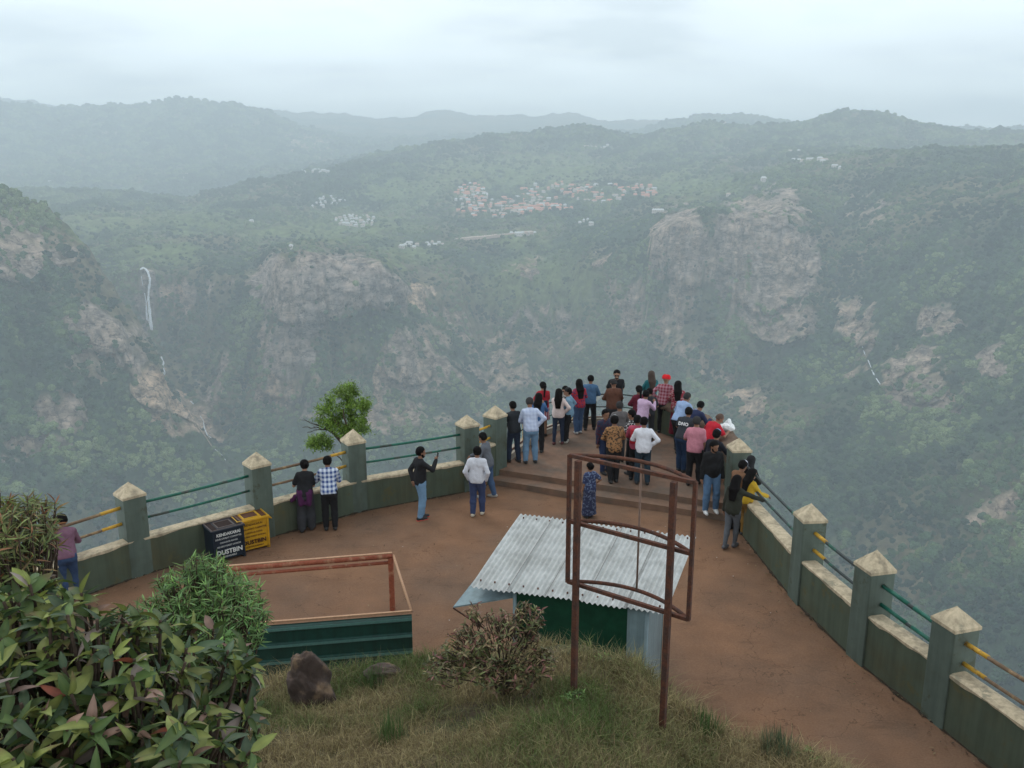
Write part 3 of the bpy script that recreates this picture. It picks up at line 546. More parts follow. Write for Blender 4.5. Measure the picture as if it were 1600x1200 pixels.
# ---------------------------------------------------------------- parapets
def parapet(name, label, pts, heights, hw, rails, side, closed_end=None, pw=0.44):
    """pts: inner face line at the pillars; heights: pillar heights; hw: wall heights per span; rails: style per span"""
    root = tag(empty(name, pts[0]), label, 'wall')
    cen = []
    for i, p in enumerate(pts):
        t = (pts[min(i+1, len(pts)-1)]-pts[max(i-1, 0)]); t.z = 0; t.normalize(); n = Vector((-t.y, t.x, 0))*side
        c = p+n*(pw/2-0.02); cen.append((c, t, n))
        h = heights[i]
        mb = MB(); z0 = -0.25
        j = 0.01
        mb.box(c+Vector((0, 0, (h+z0)/2)), (pw, pw, h-z0), ax=(t, n, Vector((0, 0, 1))), bev=0.018)
        pil = fix_parent(mb.build('pillar', M_PIL, root), root)
        mb = MB(); a = pw/2+0.012; ch = 0.27+0.02*((i*7) % 3)
        B = [c+t*(sx*a)+n*(sy*a) for sx, sy in ((-1,-1),(1,-1),(1,1),(-1,1))]
        apx = c+Vector((0.012*(i % 3-1), 0.01, h+ch))
        V = [b+Vector((0, 0, h-0.015)) for b in B]+[b+Vector((0, 0, h+0.035)) for b in B]
        for f in (0.5, 0.93):
            V += [b.lerp(Vector((apx.x, apx.y, 0)), f)+Vector((0, 0, h+0.035+(ch-0.035)*(f*0.98+0.02*(f < .9)))) for b in B]
        V.append(apx+Vector((0, 0, 0.0)))
        F = [(3,2,1,0)]
        for k in range(3): F += [(4*k+q, 4*k+(q+1) % 4, 4*k+4+(q+1) % 4, 4*k+4+q) for q in range(4)]
        F += [(12+q, 12+(q+1) % 4, 16) for q in range(4)]
        mb.add(V, F); cap = mb.build('cap', M_CREAM, pil)
        cap.matrix_parent_inverse = Matrix.Identity(4)
    for i in range(len(pts)-1):
        a, b = pts[i], pts[i+1]
        t = (b-a).normalized(); n = Vector((-t.y, t.x, 0))*side; L = (b-a).length
        h0, h1 = hw[i]
        mb = MB(); th = 0.27; m_ = max(2, int(L/0.12))
        # wall body with a slightly wavering top, and a rough cream coping
        inn = [a+(b-a)*(k/m_) for k in range(m_+1)]
        hs = [h0+(h1-h0)*k/m_ for k in range(m_+1)]
        V = []; F = []
        for k, p in enumerate(inn):
            for off, z in ((0, -0.25), (0, hs[k]), (th, hs[k]), (th, -0.6)):
                q = p+n*off; V.append((q.x, q.y, z))
        for k in range(m_):
            for q in range(3): F.append((k*4+q, (k+1)*4+q, (k+1)*4+q+1, k*4+q+1))
        mb.add(V, F); fix_parent(mb.build('wall_panel', M_WALL, root), root)
        mb = MB(); V = []; F = []
        for k, p in enumerate(inn):
            e = 0.05*(vnoise(np.array([k*0.55+i*9]), np.array([0.3]), seed=31)[0])+0.012*random.random()
            for off, z in ((-0.012, hs[k]-e), (-0.014, hs[k]+0.012), (0.03, hs[k]+0.032), (th-0.03, hs[k]+0.03), (th+0.012, hs[k]+0.01), (th+0.012, hs[k]-0.04)):
                q = p+n*off; V.append((q.x, q.y, z))
        for k in range(m_):
            for q in range(5): F.append((k*6+q, (k+1)*6+q, (k+1)*6+q+1, k*6+q+1))
        F.append((0,1,2,3,4,5)); F.append(tuple(m_*6+q for q in (5,4,3,2,1,0)))
        mb.add(V, F); fix_parent(mb.build('coping', M_CREAM, root), root)
        st = rails[i]
        if st:
            hr = min(heights[i], heights[i+1])
            (c0, _, _), (c1, _, _) = cen[i], cen[i+1]; d = (c1-c0).normalized()
            for zf, rr in ((0.87, 0.030), (0.67, 0.027)):
                z = (zf*hr if hr < 1.8 else h0+(1-zf))
                za = heights[i]*zf; zb = heights[i+1]*zf
                if hw[i][0] > 0.9: za, zb = max(za, h0+0.13 if zf < .7 else h0+0.40), max(zb, h1+0.13 if zf < .7 else h1+0.40)
                A = c0+d*(pw/2-0.03)+Vector((0, 0, za)); B = c1-d*(pw/2-0.03)+Vector((0, 0, zb))
                base, ea, eb = st
                mb = MB(); mb.m = 0
                sag = [A+(B-A)*(k/8)+Vector((0, 0, -0.010*math.sin(math.pi*k/8))) for k in range(9)]
                mb.tube(sag, rr, 10)
                rail = fix_parent(mb.build('rail', base, root, smooth=True), root)
                for e_, P0, dd in ((ea, A, (B-A).normalized()), (eb, B, (A-B).normalized())):
                    if e_ is not None:
                        mb = MB(); ln = 0.42 if e_ is M_YELLOW else 0.6
                        mb.tube([P0, P0+dd*(ln*0.5), P0+dd*ln], [rr+0.006, rr+0.006, rr+0.004], 10)
                        s_ = mb.build('painted_sleeve', e_, rail, smooth=True); s_.matrix_parent_inverse = Matrix.Identity(4)
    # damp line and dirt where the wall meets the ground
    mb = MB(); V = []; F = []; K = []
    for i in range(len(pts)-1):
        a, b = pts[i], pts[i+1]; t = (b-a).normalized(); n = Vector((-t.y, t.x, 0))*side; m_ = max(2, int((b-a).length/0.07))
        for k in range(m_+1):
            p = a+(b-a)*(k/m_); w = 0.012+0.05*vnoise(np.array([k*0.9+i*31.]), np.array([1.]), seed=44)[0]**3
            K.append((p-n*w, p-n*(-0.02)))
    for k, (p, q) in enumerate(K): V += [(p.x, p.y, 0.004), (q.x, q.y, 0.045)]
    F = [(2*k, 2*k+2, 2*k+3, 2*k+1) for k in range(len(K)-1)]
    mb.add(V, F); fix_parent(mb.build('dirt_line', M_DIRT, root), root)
    return root
LH = [1.58, 1.58, 1.58, hsolve(LP[3], 777), hsolve(LP[4], 729), hsolve(LP[5], 693), hsolve(LP[6], 667), hsolve(LP[7], 652)]
RH = [hsolve(RP[0], 702), hsolve(RP[1], 810), hsolve(RP[2], 889), hsolve(RP[3], 977), 1.6, 1.6, 1.6]
print('heights', LH, RH)
rusty = (M_RUSTY_RAIL, M_YELLOW, M_YELLOW)
parapet('parapet_wall', 'dark green parapet with cream coping curving along the left side of the lookout', LP, LH,
        [(0.75, 0.75), (0.75, 0.75), (0.75, 0.76), (0.76, 0.77), (0.77, 0.76), (0.76, 0.76), (0.98, 1.03)],
        [rusty, (M_GREEN_RAIL, None, None), rusty, (M_GREEN_RAIL, None, None), (M_RUSTY_RAIL, None, M_YELLOW), (M_GREEN_RAIL, None, None), (M_YELLOW, None, None)], 1)
RT = [(0.80, 0.84), (0.86, 0.88), (0.88, 0.9), (0.88, 0.9), (0.9, 0.9), (0.9, 0.9)]
parapet('parapet_wall', 'dark green parapet with cream coping running down the right side of the lookout', RP, RH, RT,
        [(M_DARK_RAIL, None, M_GREEN_RAIL), (M_DARK_RAIL, M_YELLOW, None), (M_DARK_RAIL, M_GREEN_RAIL, M_GREEN_RAIL), (M_RUSTY_RAIL, M_YELLOW, None), rusty, rusty], 1)
def tip_rail():
    pts = UP[0:8]
    root = tag(empty('point_railing', pts[0]), 'low kerb with yellow posts and two thin dark rails round the far point', 'railing')
    sm = []
    for i in range(len(pts)-1):
        for k in range(5): sm.append(pts[i].lerp(pts[i+1], k/5))
    sm.append(pts[-1])
    o_ = outset(sm, 0.30, 1)
    mb = MB(); V = []; F = []
    for p, q in zip(sm, o_): V += [(p.x, p.y, 0.29), (p.x, p.y, 0.46), (q.x, q.y, 0.46), (q.x, q.y, -0.5)]
    for k in range(len(sm)-1):
        for j in range(3): F.append((4*k+j, 4*k+4+j, 4*k+5+j, 4*k+1+j))
    F += [(0,1,2,3)]
    mb.add(V, F); fix_parent(mb.build('kerb', M_CONC, root), root)
    mb = MB(); mb.tube([(p.x*0.6+q.x*0.4, p.y*0.6+q.y*0.4, 0.475) for p, q in zip(sm, o_)], 0.025, 6)
    fix_parent(mb.build('kerb_pipe', M_RUST, root, smooth=True), root)
    for z, r in ((0.80, 0.020), (1.20, 0.022)):
        mb = MB(); mb.tube([(p.x*0.5+q.x*0.5, p.y*0.5+q.y*0.5, z) for p, q in zip(sm, o_)], r, 8)
        fix_parent(mb.build('rail', M_DARK_RAIL, root, smooth=True), root)
    for i in (2, 10, 22, 33):
        p = (sm[i]+o_[i])*0.5; mb = MB(); mb.box(p+Vector((0, 0, 0.85)), (0.085, 0.085, 0.8), bev=0.012)
        fix_parent(mb.build('post', M_YELLOW, root), root)
tip_rail()
def stone_parapet():
    pts = [UP[7], UP[8], UP[9], UP[10], Vector((5.30, 20.2, 0)), Vector((5.18, 19.2, 0))]
    root = tag(empty('stone_parapet', pts[0]), 'rough brown topped parapet beside the crowd between the far point and the right pillar', 'wall')
    sm = []
    for i in range(len(pts)-1):
        for k in range(6): sm.append(pts[i].lerp(pts[i+1], k/6))
    sm.append(pts[-1])
    for nm, m_, prof in (('wall_body', M_WALL, [(0, 0.28), (0, 1.12), (0.38, 1.12), (0.38, -0.8)]), ('coping', M_STONE, [(-0.06, 1.06), (-0.09, 1.15), (-0.03, 1.27), (0.14, 1.33), (0.34, 1.29), (0.45, 1.18), (0.43, 1.06)])):
        mb = MB(); V = []; F = []; n = len(prof)
        for k, p in enumerate(sm):
            q = outset(sm, 1.0, 1)[k]-p
            for j, (o, z) in enumerate(prof):
                jit = 0.05*(random.random()-.5) if nm == 'coping' else 0
                V.append((p.x+q.x*(o+jit), p.y+q.y*(o+jit), z+jit*0.7))
        for k in range(len(sm)-1):
            for j in range(n-1): F.append((n*k+j, n*k+n+j, n*k+n+j+1, n*k+j+1))
        F.append(tuple(range(n))); F.append(tuple((len(sm)-1)*n+j for j in reversed(range(n))))
        mb.add(V, F); fix_parent(mb.build(nm, m_, root, smooth=(nm == 'coping')), root)
    # white plastic bag on the coping
    V, F = [], []
    for i in range(7):
        for j in range(12):
            th = math.pi*i/6; ph = 2*math.pi*j/12; r = 0.15*(1+0.35*(random.random()-.5))
            V.append((r*math.sin(th)*math.cos(ph)*1.3, r*math.sin(th)*math.sin(ph)*0.8, 0.75*r*math.cos(th)+ (0.12 if j in (2, 3) and i < 3 else 0)))
    for i in range(6):
        for j in range(12): F.append((i*12+j, (i+1)*12+j, (i+1)*12+(j+1) % 12, i*12+(j+1) % 12))
    b = mesh_np('plastic_bag', V, F, mat('white_plastic', (0.72, 0.74, 0.74), rough=0.4), smooth=False, loc=(5.62, 21.3, 1.42))
    tag(b, 'crumpled white plastic bag lying on the brown coping of the parapet', 'bag')
stone_parapet()
# ---------------------------------------------------------------- bins
def text_mesh(s, size, mat_, parent, M, name='lettering', ext=0.002, font_bold=0.0, sx=1.0):
    cu = bpy.data.curves.new(name, 'FONT'); cu.body = s; cu.size = size; cu.extrude = ext; cu.align_x = 'CENTER'; cu.align_y = 'CENTER'; cu.resolution_u = 2; cu.offset = font_bold
    o = bpy.data.objects.new('tmp', cu); COL.objects.link(o); dg = bpy.context.evaluated_depsgraph_get()
    me = bpy.data.meshes.new_from_object(o.evaluated_get(dg)); bpy.data.objects.remove(o); bpy.data.curves.remove(cu)
    me.transform(M @ Matrix.Diagonal((sx, 1, 1, 1))); me.materials.clear(); me.materials.append(mat_); me.name = name
    t = bpy.data.objects.new(name, me); COL.objects.link(t); t.parent = parent
    return t
def bin_(px, py, rz, colm, trim, txtm, lab, lines, w=0.66, d=0.50, h=0.70):
    b = gp(px, py); root = tag(empty('dustbin', (b.x, b.y, 0), rz), lab, 'dustbin', 'dustbins against the left wall')
    mb = MB(); mb.box((0, d/2, h/2+0.03), (w, d, h-0.06), bev=0.008)
    for s in (-1, 1):
        mb.box((s*(w/2-0.02), -0.008, h/2+0.01), (0.035, 0.02, h-0.02))
        mb.box((s*(w/2-0.03), d/2, 0.015), (0.05, d-0.02, 0.05))
    mb.build('bin_body', colm, root)
    mb = MB(); mb.box((0, d/2, h+0.012), (w+0.05, d+0.06, 0.035), bev=0.006)
    lid = mb.build('lid', colm, root)
    mb = MB(); zt = h+0.032
    mb.box((0, d/2, zt+0.002), (w*0.44, d*0.60, 0.008))
    for s in (-1, 1): mb.box((s*w*0.385, d/2, zt+0.002), (w*0.15, d*0.82, 0.008))
    mb.build('lid_opening', mat('bin_hole_dark', (0.025, 0.013, 0.010), rough=0.9) if colm.name.startswith('navy') else mat('bin_rust_brown', (0.085, 0.032, 0.015), rough=0.8, var=0.2), lid)
    mb = MB()
    for (cx, cy, sx, sy) in ((0, d/2-d*.33, w*.52, .018), (0, d/2+d*.33, w*.52, .018), (-w*.25, d/2, .018, d*.66), (w*.25, d/2, .018, d*.66), (0, 0.0, w+.03, .016), (0, d, w+.03, .016), (-w*.5, d/2, .016, d), (w*.5, d/2, .016, d)):
        mb.box((cx, cy, zt+0.008+0.001*(sx > sy)), (sx, sy, 0.012))
    mb.build('lid_frame', trim, lid)
    R = Matrix.Rotation(math.pi/2, 4, 'X')
    for s, z, size, bold, sx in lines:
        text_mesh(s, size, txtm, root, Matrix.Translation((0, -0.0205 if bold else -0.004, z)) @ R, font_bold=bold, sx=sx)
    return root
wa = (LP[4]-LP[3]); wrz = math.atan2(wa.y, wa.x)
M_NAVY = mat('navy_bin_paint', (0.012, 0.020, 0.032), rough=0.5, var=0.2, scale=5)
M_BINY = mat('yellow_bin_paint', (0.50, 0.27, 0.012), rough=0.55, var=0.12, scale=5, col2=(0.36, 0.19, 0.02), thr=(0.5, 0.7))
L1 = [('KENDAKARAI', 0.615, 0.088, 0.003, 0.92), ('DEVELOPMENT COMMITTEE', 0.52, 0.050, 0.0, 0.86), ('COONOOR RANGE', 0.435, 0.048, 0.0, 0.86), ('NILGIRIS FOREST DIVISION', 0.35, 0.048, 0.0, 0.86), ('DUSTBIN', 0.225, 0.135, 0.004, 0.98), ('DEGRADABLE', 0.120, 0.052, 0.0, 0.9)]
L2 = [('KENDAKARAI', 0.615, 0.070, 0.0, 0.9)]+L1[1:4]+[('DUSTBIN', 0.225, 0.125, 0.004, 0.98), ('NON DEGRADABLE', 0.120, 0.050, 0.0, 0.86)]
bin_(360, 876, wrz-0.06, M_NAVY, mat('bin_trim_grey', (0.13, 0.10, 0.09), rough=0.6), mat('white_lettering', (0.62, 0.64, 0.62), rough=0.7), 'navy blue dustbin with white lettering, left of the yellow one', L1)
yb = bin_(399, 861, wrz-0.10, M_BINY, mat('bin_trim_yellow', (0.60, 0.36, 0.03), rough=0.5), mat('brown_lettering', (0.055, 0.020, 0.010), rough=0.7), 'mustard yellow dustbin with brown lettering and a side flap', L2)
mb = MB(); mb.box((0.40, 0.30, 0.62), (0.14, 0.30, 0.02), ax=(Vector((0.86, 0, -0.5)), Vector((0, 1, 0)), Vector((0.5, 0, 0.86)))); mb.build('side_flap', M_BINY, yb)
# ---------------------------------------------------------------- pipe and sheet enclosure
def enclosure():
    c = gp(610, 950); z = 1.08
    farL, farR = gp(352, 889, z), gp(613, 868, z)
    nearR, nearL = gp(643, 955, 1.06), gp(398, 974, 1.06)
    root = tag(empty('pipe_enclosure', (c.x, c.y, 0)), 'low enclosure of faded red pipes with a dark green corrugated near side', 'enclosure')
    ext = (farR-farL).normalized(); fL = farL-ext*0.35; nL = nearL-(nearR-nearL).normalized()*0.12
    mb = MB(); mb.tube([fL, farR], 0.055, 12); mb.tube([fL+Vector((0, 0, -0.13)), farR+Vector((0, 0, -0.13))], 0.032, 10)
    fix_parent(mb.build('far_rail', M_REDPIPE, root, smooth=True), root)
    mb = MB(); mb.box(((farL+farR)/2)+Vector((0, 0, 0.055))-ext*0.18, ((farR-fL).length, 0.05, 0.018), ax=(ext, Vector((-ext.y, ext.x, 0)), Vector((0, 0, 1))))
    fix_parent(mb.build('lit_pipe_top', M_WOODEDGE_LITPIPE, root), root)  # added pale strip that paints the light along the pipe's top
    for p in (farR-ext*0.03, fL+ext*0.05):
        mb = MB(); mb.box((p.x, p.y, 0.5), (0.09, 0.09, 1.1), bev=0.01); fix_parent(mb.build('post', M_REDPIPE, root), root)
    mb = MB(); mb.tube([farR+Vector((0.02, 0, 0.0)), nearR+Vector((0, 0, 0.0))], 0.022, 8); fix_parent(mb.build('side_rail', M_WOODEDGE_LITPIPE, root, smooth=True), root)
    t = (nearR-nL).normalized(); n = Vector((-t.y, t.x, 0)); L = (nearR-nL).length
    mb = MB(); mb.box((nearR+nL)/2+Vector((0, 0, 0.0)), (L, 0.040, 0.032), ax=(t, n, Vector((0, 0, 1)))); fix_parent(mb.build('top_batten', M_WOODEDGE_LITPIPE, root), root)
    # corrugated sheet: wide ribs running along its length
    prof = []; nz = 66
    for k in range(nz+1):
        zz = 1.03-k*1.02/nz; q = (k/nz*3.6+0.25) % 1.0; prof.append((zz, -0.03*smooth01((0.17-abs(q-0.5))/0.05)))
    V = []; F = []
    for s in (0, 1):
        for zz, o in prof:
            p = nL.lerp(nearR, s)+n*(o-0.045); V.append((p.x, p.y, zz))
    for k in range(nz): F.append((k, k+nz+1, k+nz+2, k+1))
    m_ = len(V); V += [(v[0]+n.x*0.006, v[1]+n.y*0.006, v[2]) for v in V]; F += [tuple(reversed([i+m_ for i in f])) for f in F]
    ob = mesh_np('corrugated_sheet', V, F, M_SHEET, None, False); ob.parent = root; fix_parent(ob, root)
    mb = MB()
    for k in range(4):
        zz = 1.03-((k+0.25)/3.6)*1.02
        if zz < 0.05: continue
        mb.box((nL+nearR)/2*1.0+n*(-0.078)+Vector((0, 0, zz-1.06-0.0)), (L, 0.006, 0.045), ax=(t, n, Vector((0, 0, 1))))
    fix_parent(mb.build('rib', mat('teal_rib', (0.085, 0.19, 0.17), rough=0.45), root), root)
enclosure()
# ---------------------------------------------------------------- kiosk with tin roof
def kiosk():
    TL, TR, BL, BR = gp(812, 804, 2.38), gp(1088, 838, 2.38), gp(735, 915, 2.14), gp(1040, 960, 2.14)
    ux = ((TR-TL)+(BR-BL)).normalized(); uy = Vector((-ux.y, ux.x, 0)).normalized()
    c = (TL+TR+BL+BR)/4
    root = tag(empty('kiosk', (c.x, c.y, 0)), 'small kiosk with a pale corrugated tin roof and dark green tarpaulin wall', 'kiosk')
    nu, nv = 37*8, 14; V = []; F = []
    for layer in (0, 1):
        for j in range(nv+1):
            for i in range(nu+1):
                s, t = i/nu, j/nv
                p = (TL.lerp(TR, s)).lerp(BL.lerp(BR, s), t)
                sheet = int(s*5.0)
                ragged = 0.035*math.sin(sheet*2.3+1)*(t-0.5)
                z = 0.015*math.sin(i*2*math.pi/8)+0.010*math.sin(s*6+t*4)-0.018*layer*0.2+0.004*(s*5-sheet > 0.97)
                q = p-uy*ragged; V.append((q.x, q.y, p.z+z))
    n1 = (nu+1)*(nv+1)
    for j in range(nv):
        for i in range(nu):
            a = j*(nu+1)+i; F.append((a, a+nu+1, a+nu+2, a+1)); F.append((a+n1, a+n1+1, a+n1+nu+2, a+n1+nu+1))
    rf = mesh_np('tin_roof', V, F, M_ZINC, None, True); rf.parent = root; fix_parent(rf, root)
    for k_ in range(26):
        s_, t_ = (k_ % 13+0.5)/13, (0.06, 0.94)[k_//13]; p = TL.lerp(TR, s_).lerp(BL.lerp(BR, s_), t_)
        mb = MB(); mb.tube([p+Vector((0, 0, 0.012)), p+Vector((0, 0, 0.035))], 0.014, 6); q_ = mb.build('roof_nail', M_RUST, rf); q_.matrix_parent_inverse = Matrix.Identity(4)
    for s_ in (0.2, 0.4, 0.6, 0.8):     # lapped sheet edges; the shadow along each is put in as dark grey
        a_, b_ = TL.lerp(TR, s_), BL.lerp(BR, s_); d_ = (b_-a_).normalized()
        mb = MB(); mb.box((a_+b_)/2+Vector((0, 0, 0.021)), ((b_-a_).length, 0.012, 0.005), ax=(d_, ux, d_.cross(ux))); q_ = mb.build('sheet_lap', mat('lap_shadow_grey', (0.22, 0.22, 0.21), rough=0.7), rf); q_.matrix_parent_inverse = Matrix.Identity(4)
    A, B, C, D = BL+ux*0.62-BL.z*Vector((0,0,1))+uy*0.12, BR-ux*0.26-Vector((0,0,BR.z))+uy*0.12, TR-ux*0.46-uy*0.12-Vector((0,0,TR.z)), TL+ux*0.12-uy*0.12-Vector((0,0,TL.z))
    A2 = BL+ux*0.1+uy*0.12-Vector((0, 0, BL.z))
    def wall(p, q, z1, z2, m_, nm, th=0.03, z0=0.0, wavy=0.0):
        t = (q-p).normalized(); n = Vector((-t.y, t.x, 0)); mb = MB(); k = 24 if wavy else 1
        V = []; F = []
        for i in range(k+1):
            s = i/k; r = p.lerp(q, s)+n*(wavy*math.sin(s*17)*math.sin(s*5+1))
            for zz, o in ((z0, -th/2), (z1+(z2-z1)*s, -th/2), (z1+(z2-z1)*s, th/2), (z0, th/2)): V.append((r.x+n.x*o, r.y+n.y*o, zz))
        for i in range(k):
            for j in range(4): F.append((4*i+j, 4*i+4+j, 4*i+4+(j+1) % 4, 4*i+(j+1) % 4))
        F += [(0,3,2,1)[::-1], (4*k+3, 4*k+2, 4*k+1, 4*k)[::-1]]
        mb.add(V, F); return fix_parent(mb.build(nm, m_, root), root)
    Bm = A.lerp(B, 0.86)
    wall(A, Bm, 2.12, 2.12, M_TARP, 'tarpaulin_wall', wavy=0.02)
    wall(Bm, B, 2.13, 2.13, M_BLUE, 'front_wall', z0=0.0)
    wall(B+Vector((0, 0, 0)), C, 2.12, 2.33, M_BLUE, 'side_wall')
    wall(C, D, 2.33, 2.33, M_BLUE, 'back_wall')
    wall(D, A, 2.33, 2.1, M_BLUE, 'counter_wall', z0=0.0)
    for p, h in ((A, 2.1), (B, 2.1), (C, 2.3), (D, 2.3)):
        mb = MB(); mb.tube([p+Vector((0, 0, 0)), p+Vector((0, 0, h))], 0.03, 8)
        fix_parent(mb.build('corner_post', M_BLUE, root, smooth=True), root)
    # propped shutter flap on the left side
    a, b = A+Vector((0, 0, 2.0))-ux*0.03, D.lerp(A, 0.45)+Vector((0, 0, 2.12))-ux*0.03
    f1, f0 = gp(708, 948, 1.86), gp(742, 905, 1.95)
    mb = MB(); V = [a, b, f0, f1]; V = V+[v-Vector((0, 0, 0.02)) for v in V]
    mb.add(V, [(0,1,2,3)[::-1], (4,5,6,7), (0,1,5,4), (1,2,6,5), (2,3,7,6), (3,0,4,7)])
    fix_parent(mb.build('shutter_flap', M_BLUE, root), root)
    mb = MB(); mb.tube([f1-Vector((0, 0, 0.02)), A+Vector((0, 0, 1.2))], 0.012, 6); fix_parent(mb.build('prop', M_RUST, root), root)
kiosk()
# ---------------------------------------------------------------- grassy knoll under the viewpoint
CREST = [(-300, 1150, 7.2), (0, 1130, 7.8), (250, 1090, 8.4), (430, 1066, 8.8), (520, 1064, 8.8), (600, 1058, 8.7), (660, 1048, 8.6), (740, 1042, 8.5), (800, 1032, 8.35), (870, 1020, 8.2), (920, 1024, 8.1), (960, 1048, 7.8), (1000, 1068, 7.35), (1050, 1124, 6.8), (1110, 1165, 6.6), (1180, 1188, 6.4), (1290, 1222, 6.0), (1400, 1280, 5.7), (1700, 1350, 5.0)]
_ca = []
for x_, y_, Y_ in CREST:
    d_ = ray(x_, y_); s_ = Y_/d_[1]; _ca.append((math.atan2(d_[0], d_[1]), math.hypot(d_[0]*s_, Y_), CAM_H+d_[2]*s_))
_ca = np.array(_ca); EYE_G = 6.12
def knoll_z(x, y):
    x = np.asarray(x, float); y = np.asarray(y, float)
    az = np.arctan2(x, y); r = np.hypot(x, y); a = np.abs(az)
    rc = np.interp(az, _ca[:, 0], _ca[:, 1]); zc = np.interp(az, _ca[:, 0], _ca[:, 2])
    side = smooth01((a-0.72)/0.9)
    rc = rc+(7.5-rc)*side; zc = zc+(4.6-zc)*side
    back = smooth01((a-1.5)/0.7)
    t = np.clip(r/rc, 0, 1)
    z = EYE_G+(zc-EYE_G)*t-0.34*4*t*(1-t)*(1-side)
    over = np.maximum(r-rc, 0)
    drop = np.where(over < 0.35, over*over*1.1, 0.135+(over-0.35)*1.15)
    z = z-drop
    zb = EYE_G+0.10*r
    z = z+(zb-z)*back
    bump = (fbm(x*0.9+5, y*0.9+3, 4, seed=61)-0.5)*0.15*np.clip(r/3, 0.3, 1)
    return np.maximum(z+bump*(over < 1.5), -0.35+over*0)
def knoll_hit(px, py):
    d = ray(px, py); s = np.linspace(1.0, 16, 1500); P = d[None]*s[:, None]; P[:, 2] += CAM_H
    z = knoll_z(P[:, 0], P[:, 1]); i = np.argmax(z > P[:, 2]); return Vector(P[i])
def build_knoll():
    na, nr = 400, 170
    az = np.linspace(-math.pi, math.pi, na+1); rr = np.concatenate([np.linspace(0.05, 9.5, 120), np.linspace(9.6, 15, nr-120)])
    A, R = np.meshgrid(az, rr)
    rmx = np.interp(A, _ca[:, 0], _ca[:, 1])+3.4; f_ = smooth01((np.abs(A)-0.75)/0.5); R = R/15.0*(rmx+(15.0-rmx)*smooth01((np.abs(A)-1.5)/0.6))
    X = R*np.sin(A); Y = R*np.cos(A); Z = knoll_z(X, Y)
    V = np.stack([X, Y, Z], -1).reshape(-1, 3); n = na+1
    i = np.arange(nr-1)[:, None]*n+np.arange(na)[None, :]
    F = np.stack([i, i+1, i+n+1, i+n], -1).reshape(-1, 4)
    m = mat('knoll_soil', (0.085, 0.062, 0.036), rough=1.0, var=0.35, scale=2.2, bump=0.9, bscale=22, col2=(0.060, 0.062, 0.026), thr=(0.42, 0.58), dist=0.03)
    tag(mesh_np('knoll', V, F, m), kind='structure')
build_knoll()
def leaf_batch(P, D, U, Ln, Wd, bend=0.25, st=5, fold=0.15):
    """leaf surfaces: origins, directions, up vectors, lengths, widths -> verts, quads"""
    P, D, U = np.asarray(P, float), np.asarray(D, float), np.asarray(U, float)
    D = D/np.linalg.norm(D, axis=1)[:, None]; S = np.cross(D, U); S = S/np.maximum(np.linalg.norm(S, axis=1), 1e-6)[:, None]; U = np.cross(S, D)
    n = len(P); V = np.zeros((n, st, 3, 3)); b = np.broadcast_to(np.asarray(bend, float), (n,))
    for k in range(st):
        t = k/(st-1); w = (math.sin(math.pi*min(1, t**0.8*0.97+0.03))**0.8) if k < st-1 else 0.02
        if k == 0: w = 0.10
        c = P+D*(Ln*t)[:, None]-U*(b*Ln*t*t)[:, None]
        for j, s in enumerate((-1, 0, 1)):
            V[:, k, j] = c+S*(s*Wd*0.5*w)[:, None]+U*(abs(s)*fold*Wd*w)[:, None]
    base = (np.arange(n)*st*3)[:, None]
    q = np.array([(k*3+j, k*3+j+1, (k+1)*3+j+1, (k+1)*3+j) for k in range(st-1) for j in (0, 1)])
    F = (base[:, :, None]+q[None]).reshape(-1, 4)
    return V.reshape(-1, 3), F, st*3
def leaf_mat(name, rough=0.5, trans=0.25):
    m = bpy.data.materials.new(name); m.use_nodes = True; N = m.node_tree.nodes; L = m.node_tree.links; b = N['Principled BSDF']
    at = N.new('ShaderNodeAttribute'); at.attribute_name = 'Col'; L.new(at.outputs['Color'], b.inputs['Base Color']); b.inputs['Roughness'].default_value = rough; b.inputs['Specular IOR Level'].default_value = 0.35
    tr = N.new('ShaderNodeBsdfTranslucent'); L.new(at.outputs['Color'], tr.inputs['Color']); mx = N.new('ShaderNodeMixShader'); mx.inputs[0].default_value = trans
    L.new(b.outputs[0], mx.inputs[1]); L.new(tr.outputs[0], mx.inputs[2]); L.new(mx.outputs[0], N['Material Output'].inputs['Surface'])
    return m
M_LEAF = leaf_mat('leaf'); M_GRASS = leaf_mat('grass_blade', 0.8, 0.3)
M_BARK = mat('bark', (0.065, 0.045, 0.032), rough=0.95, var=0.35, scale=18, bump=0.6, dist=0.006)
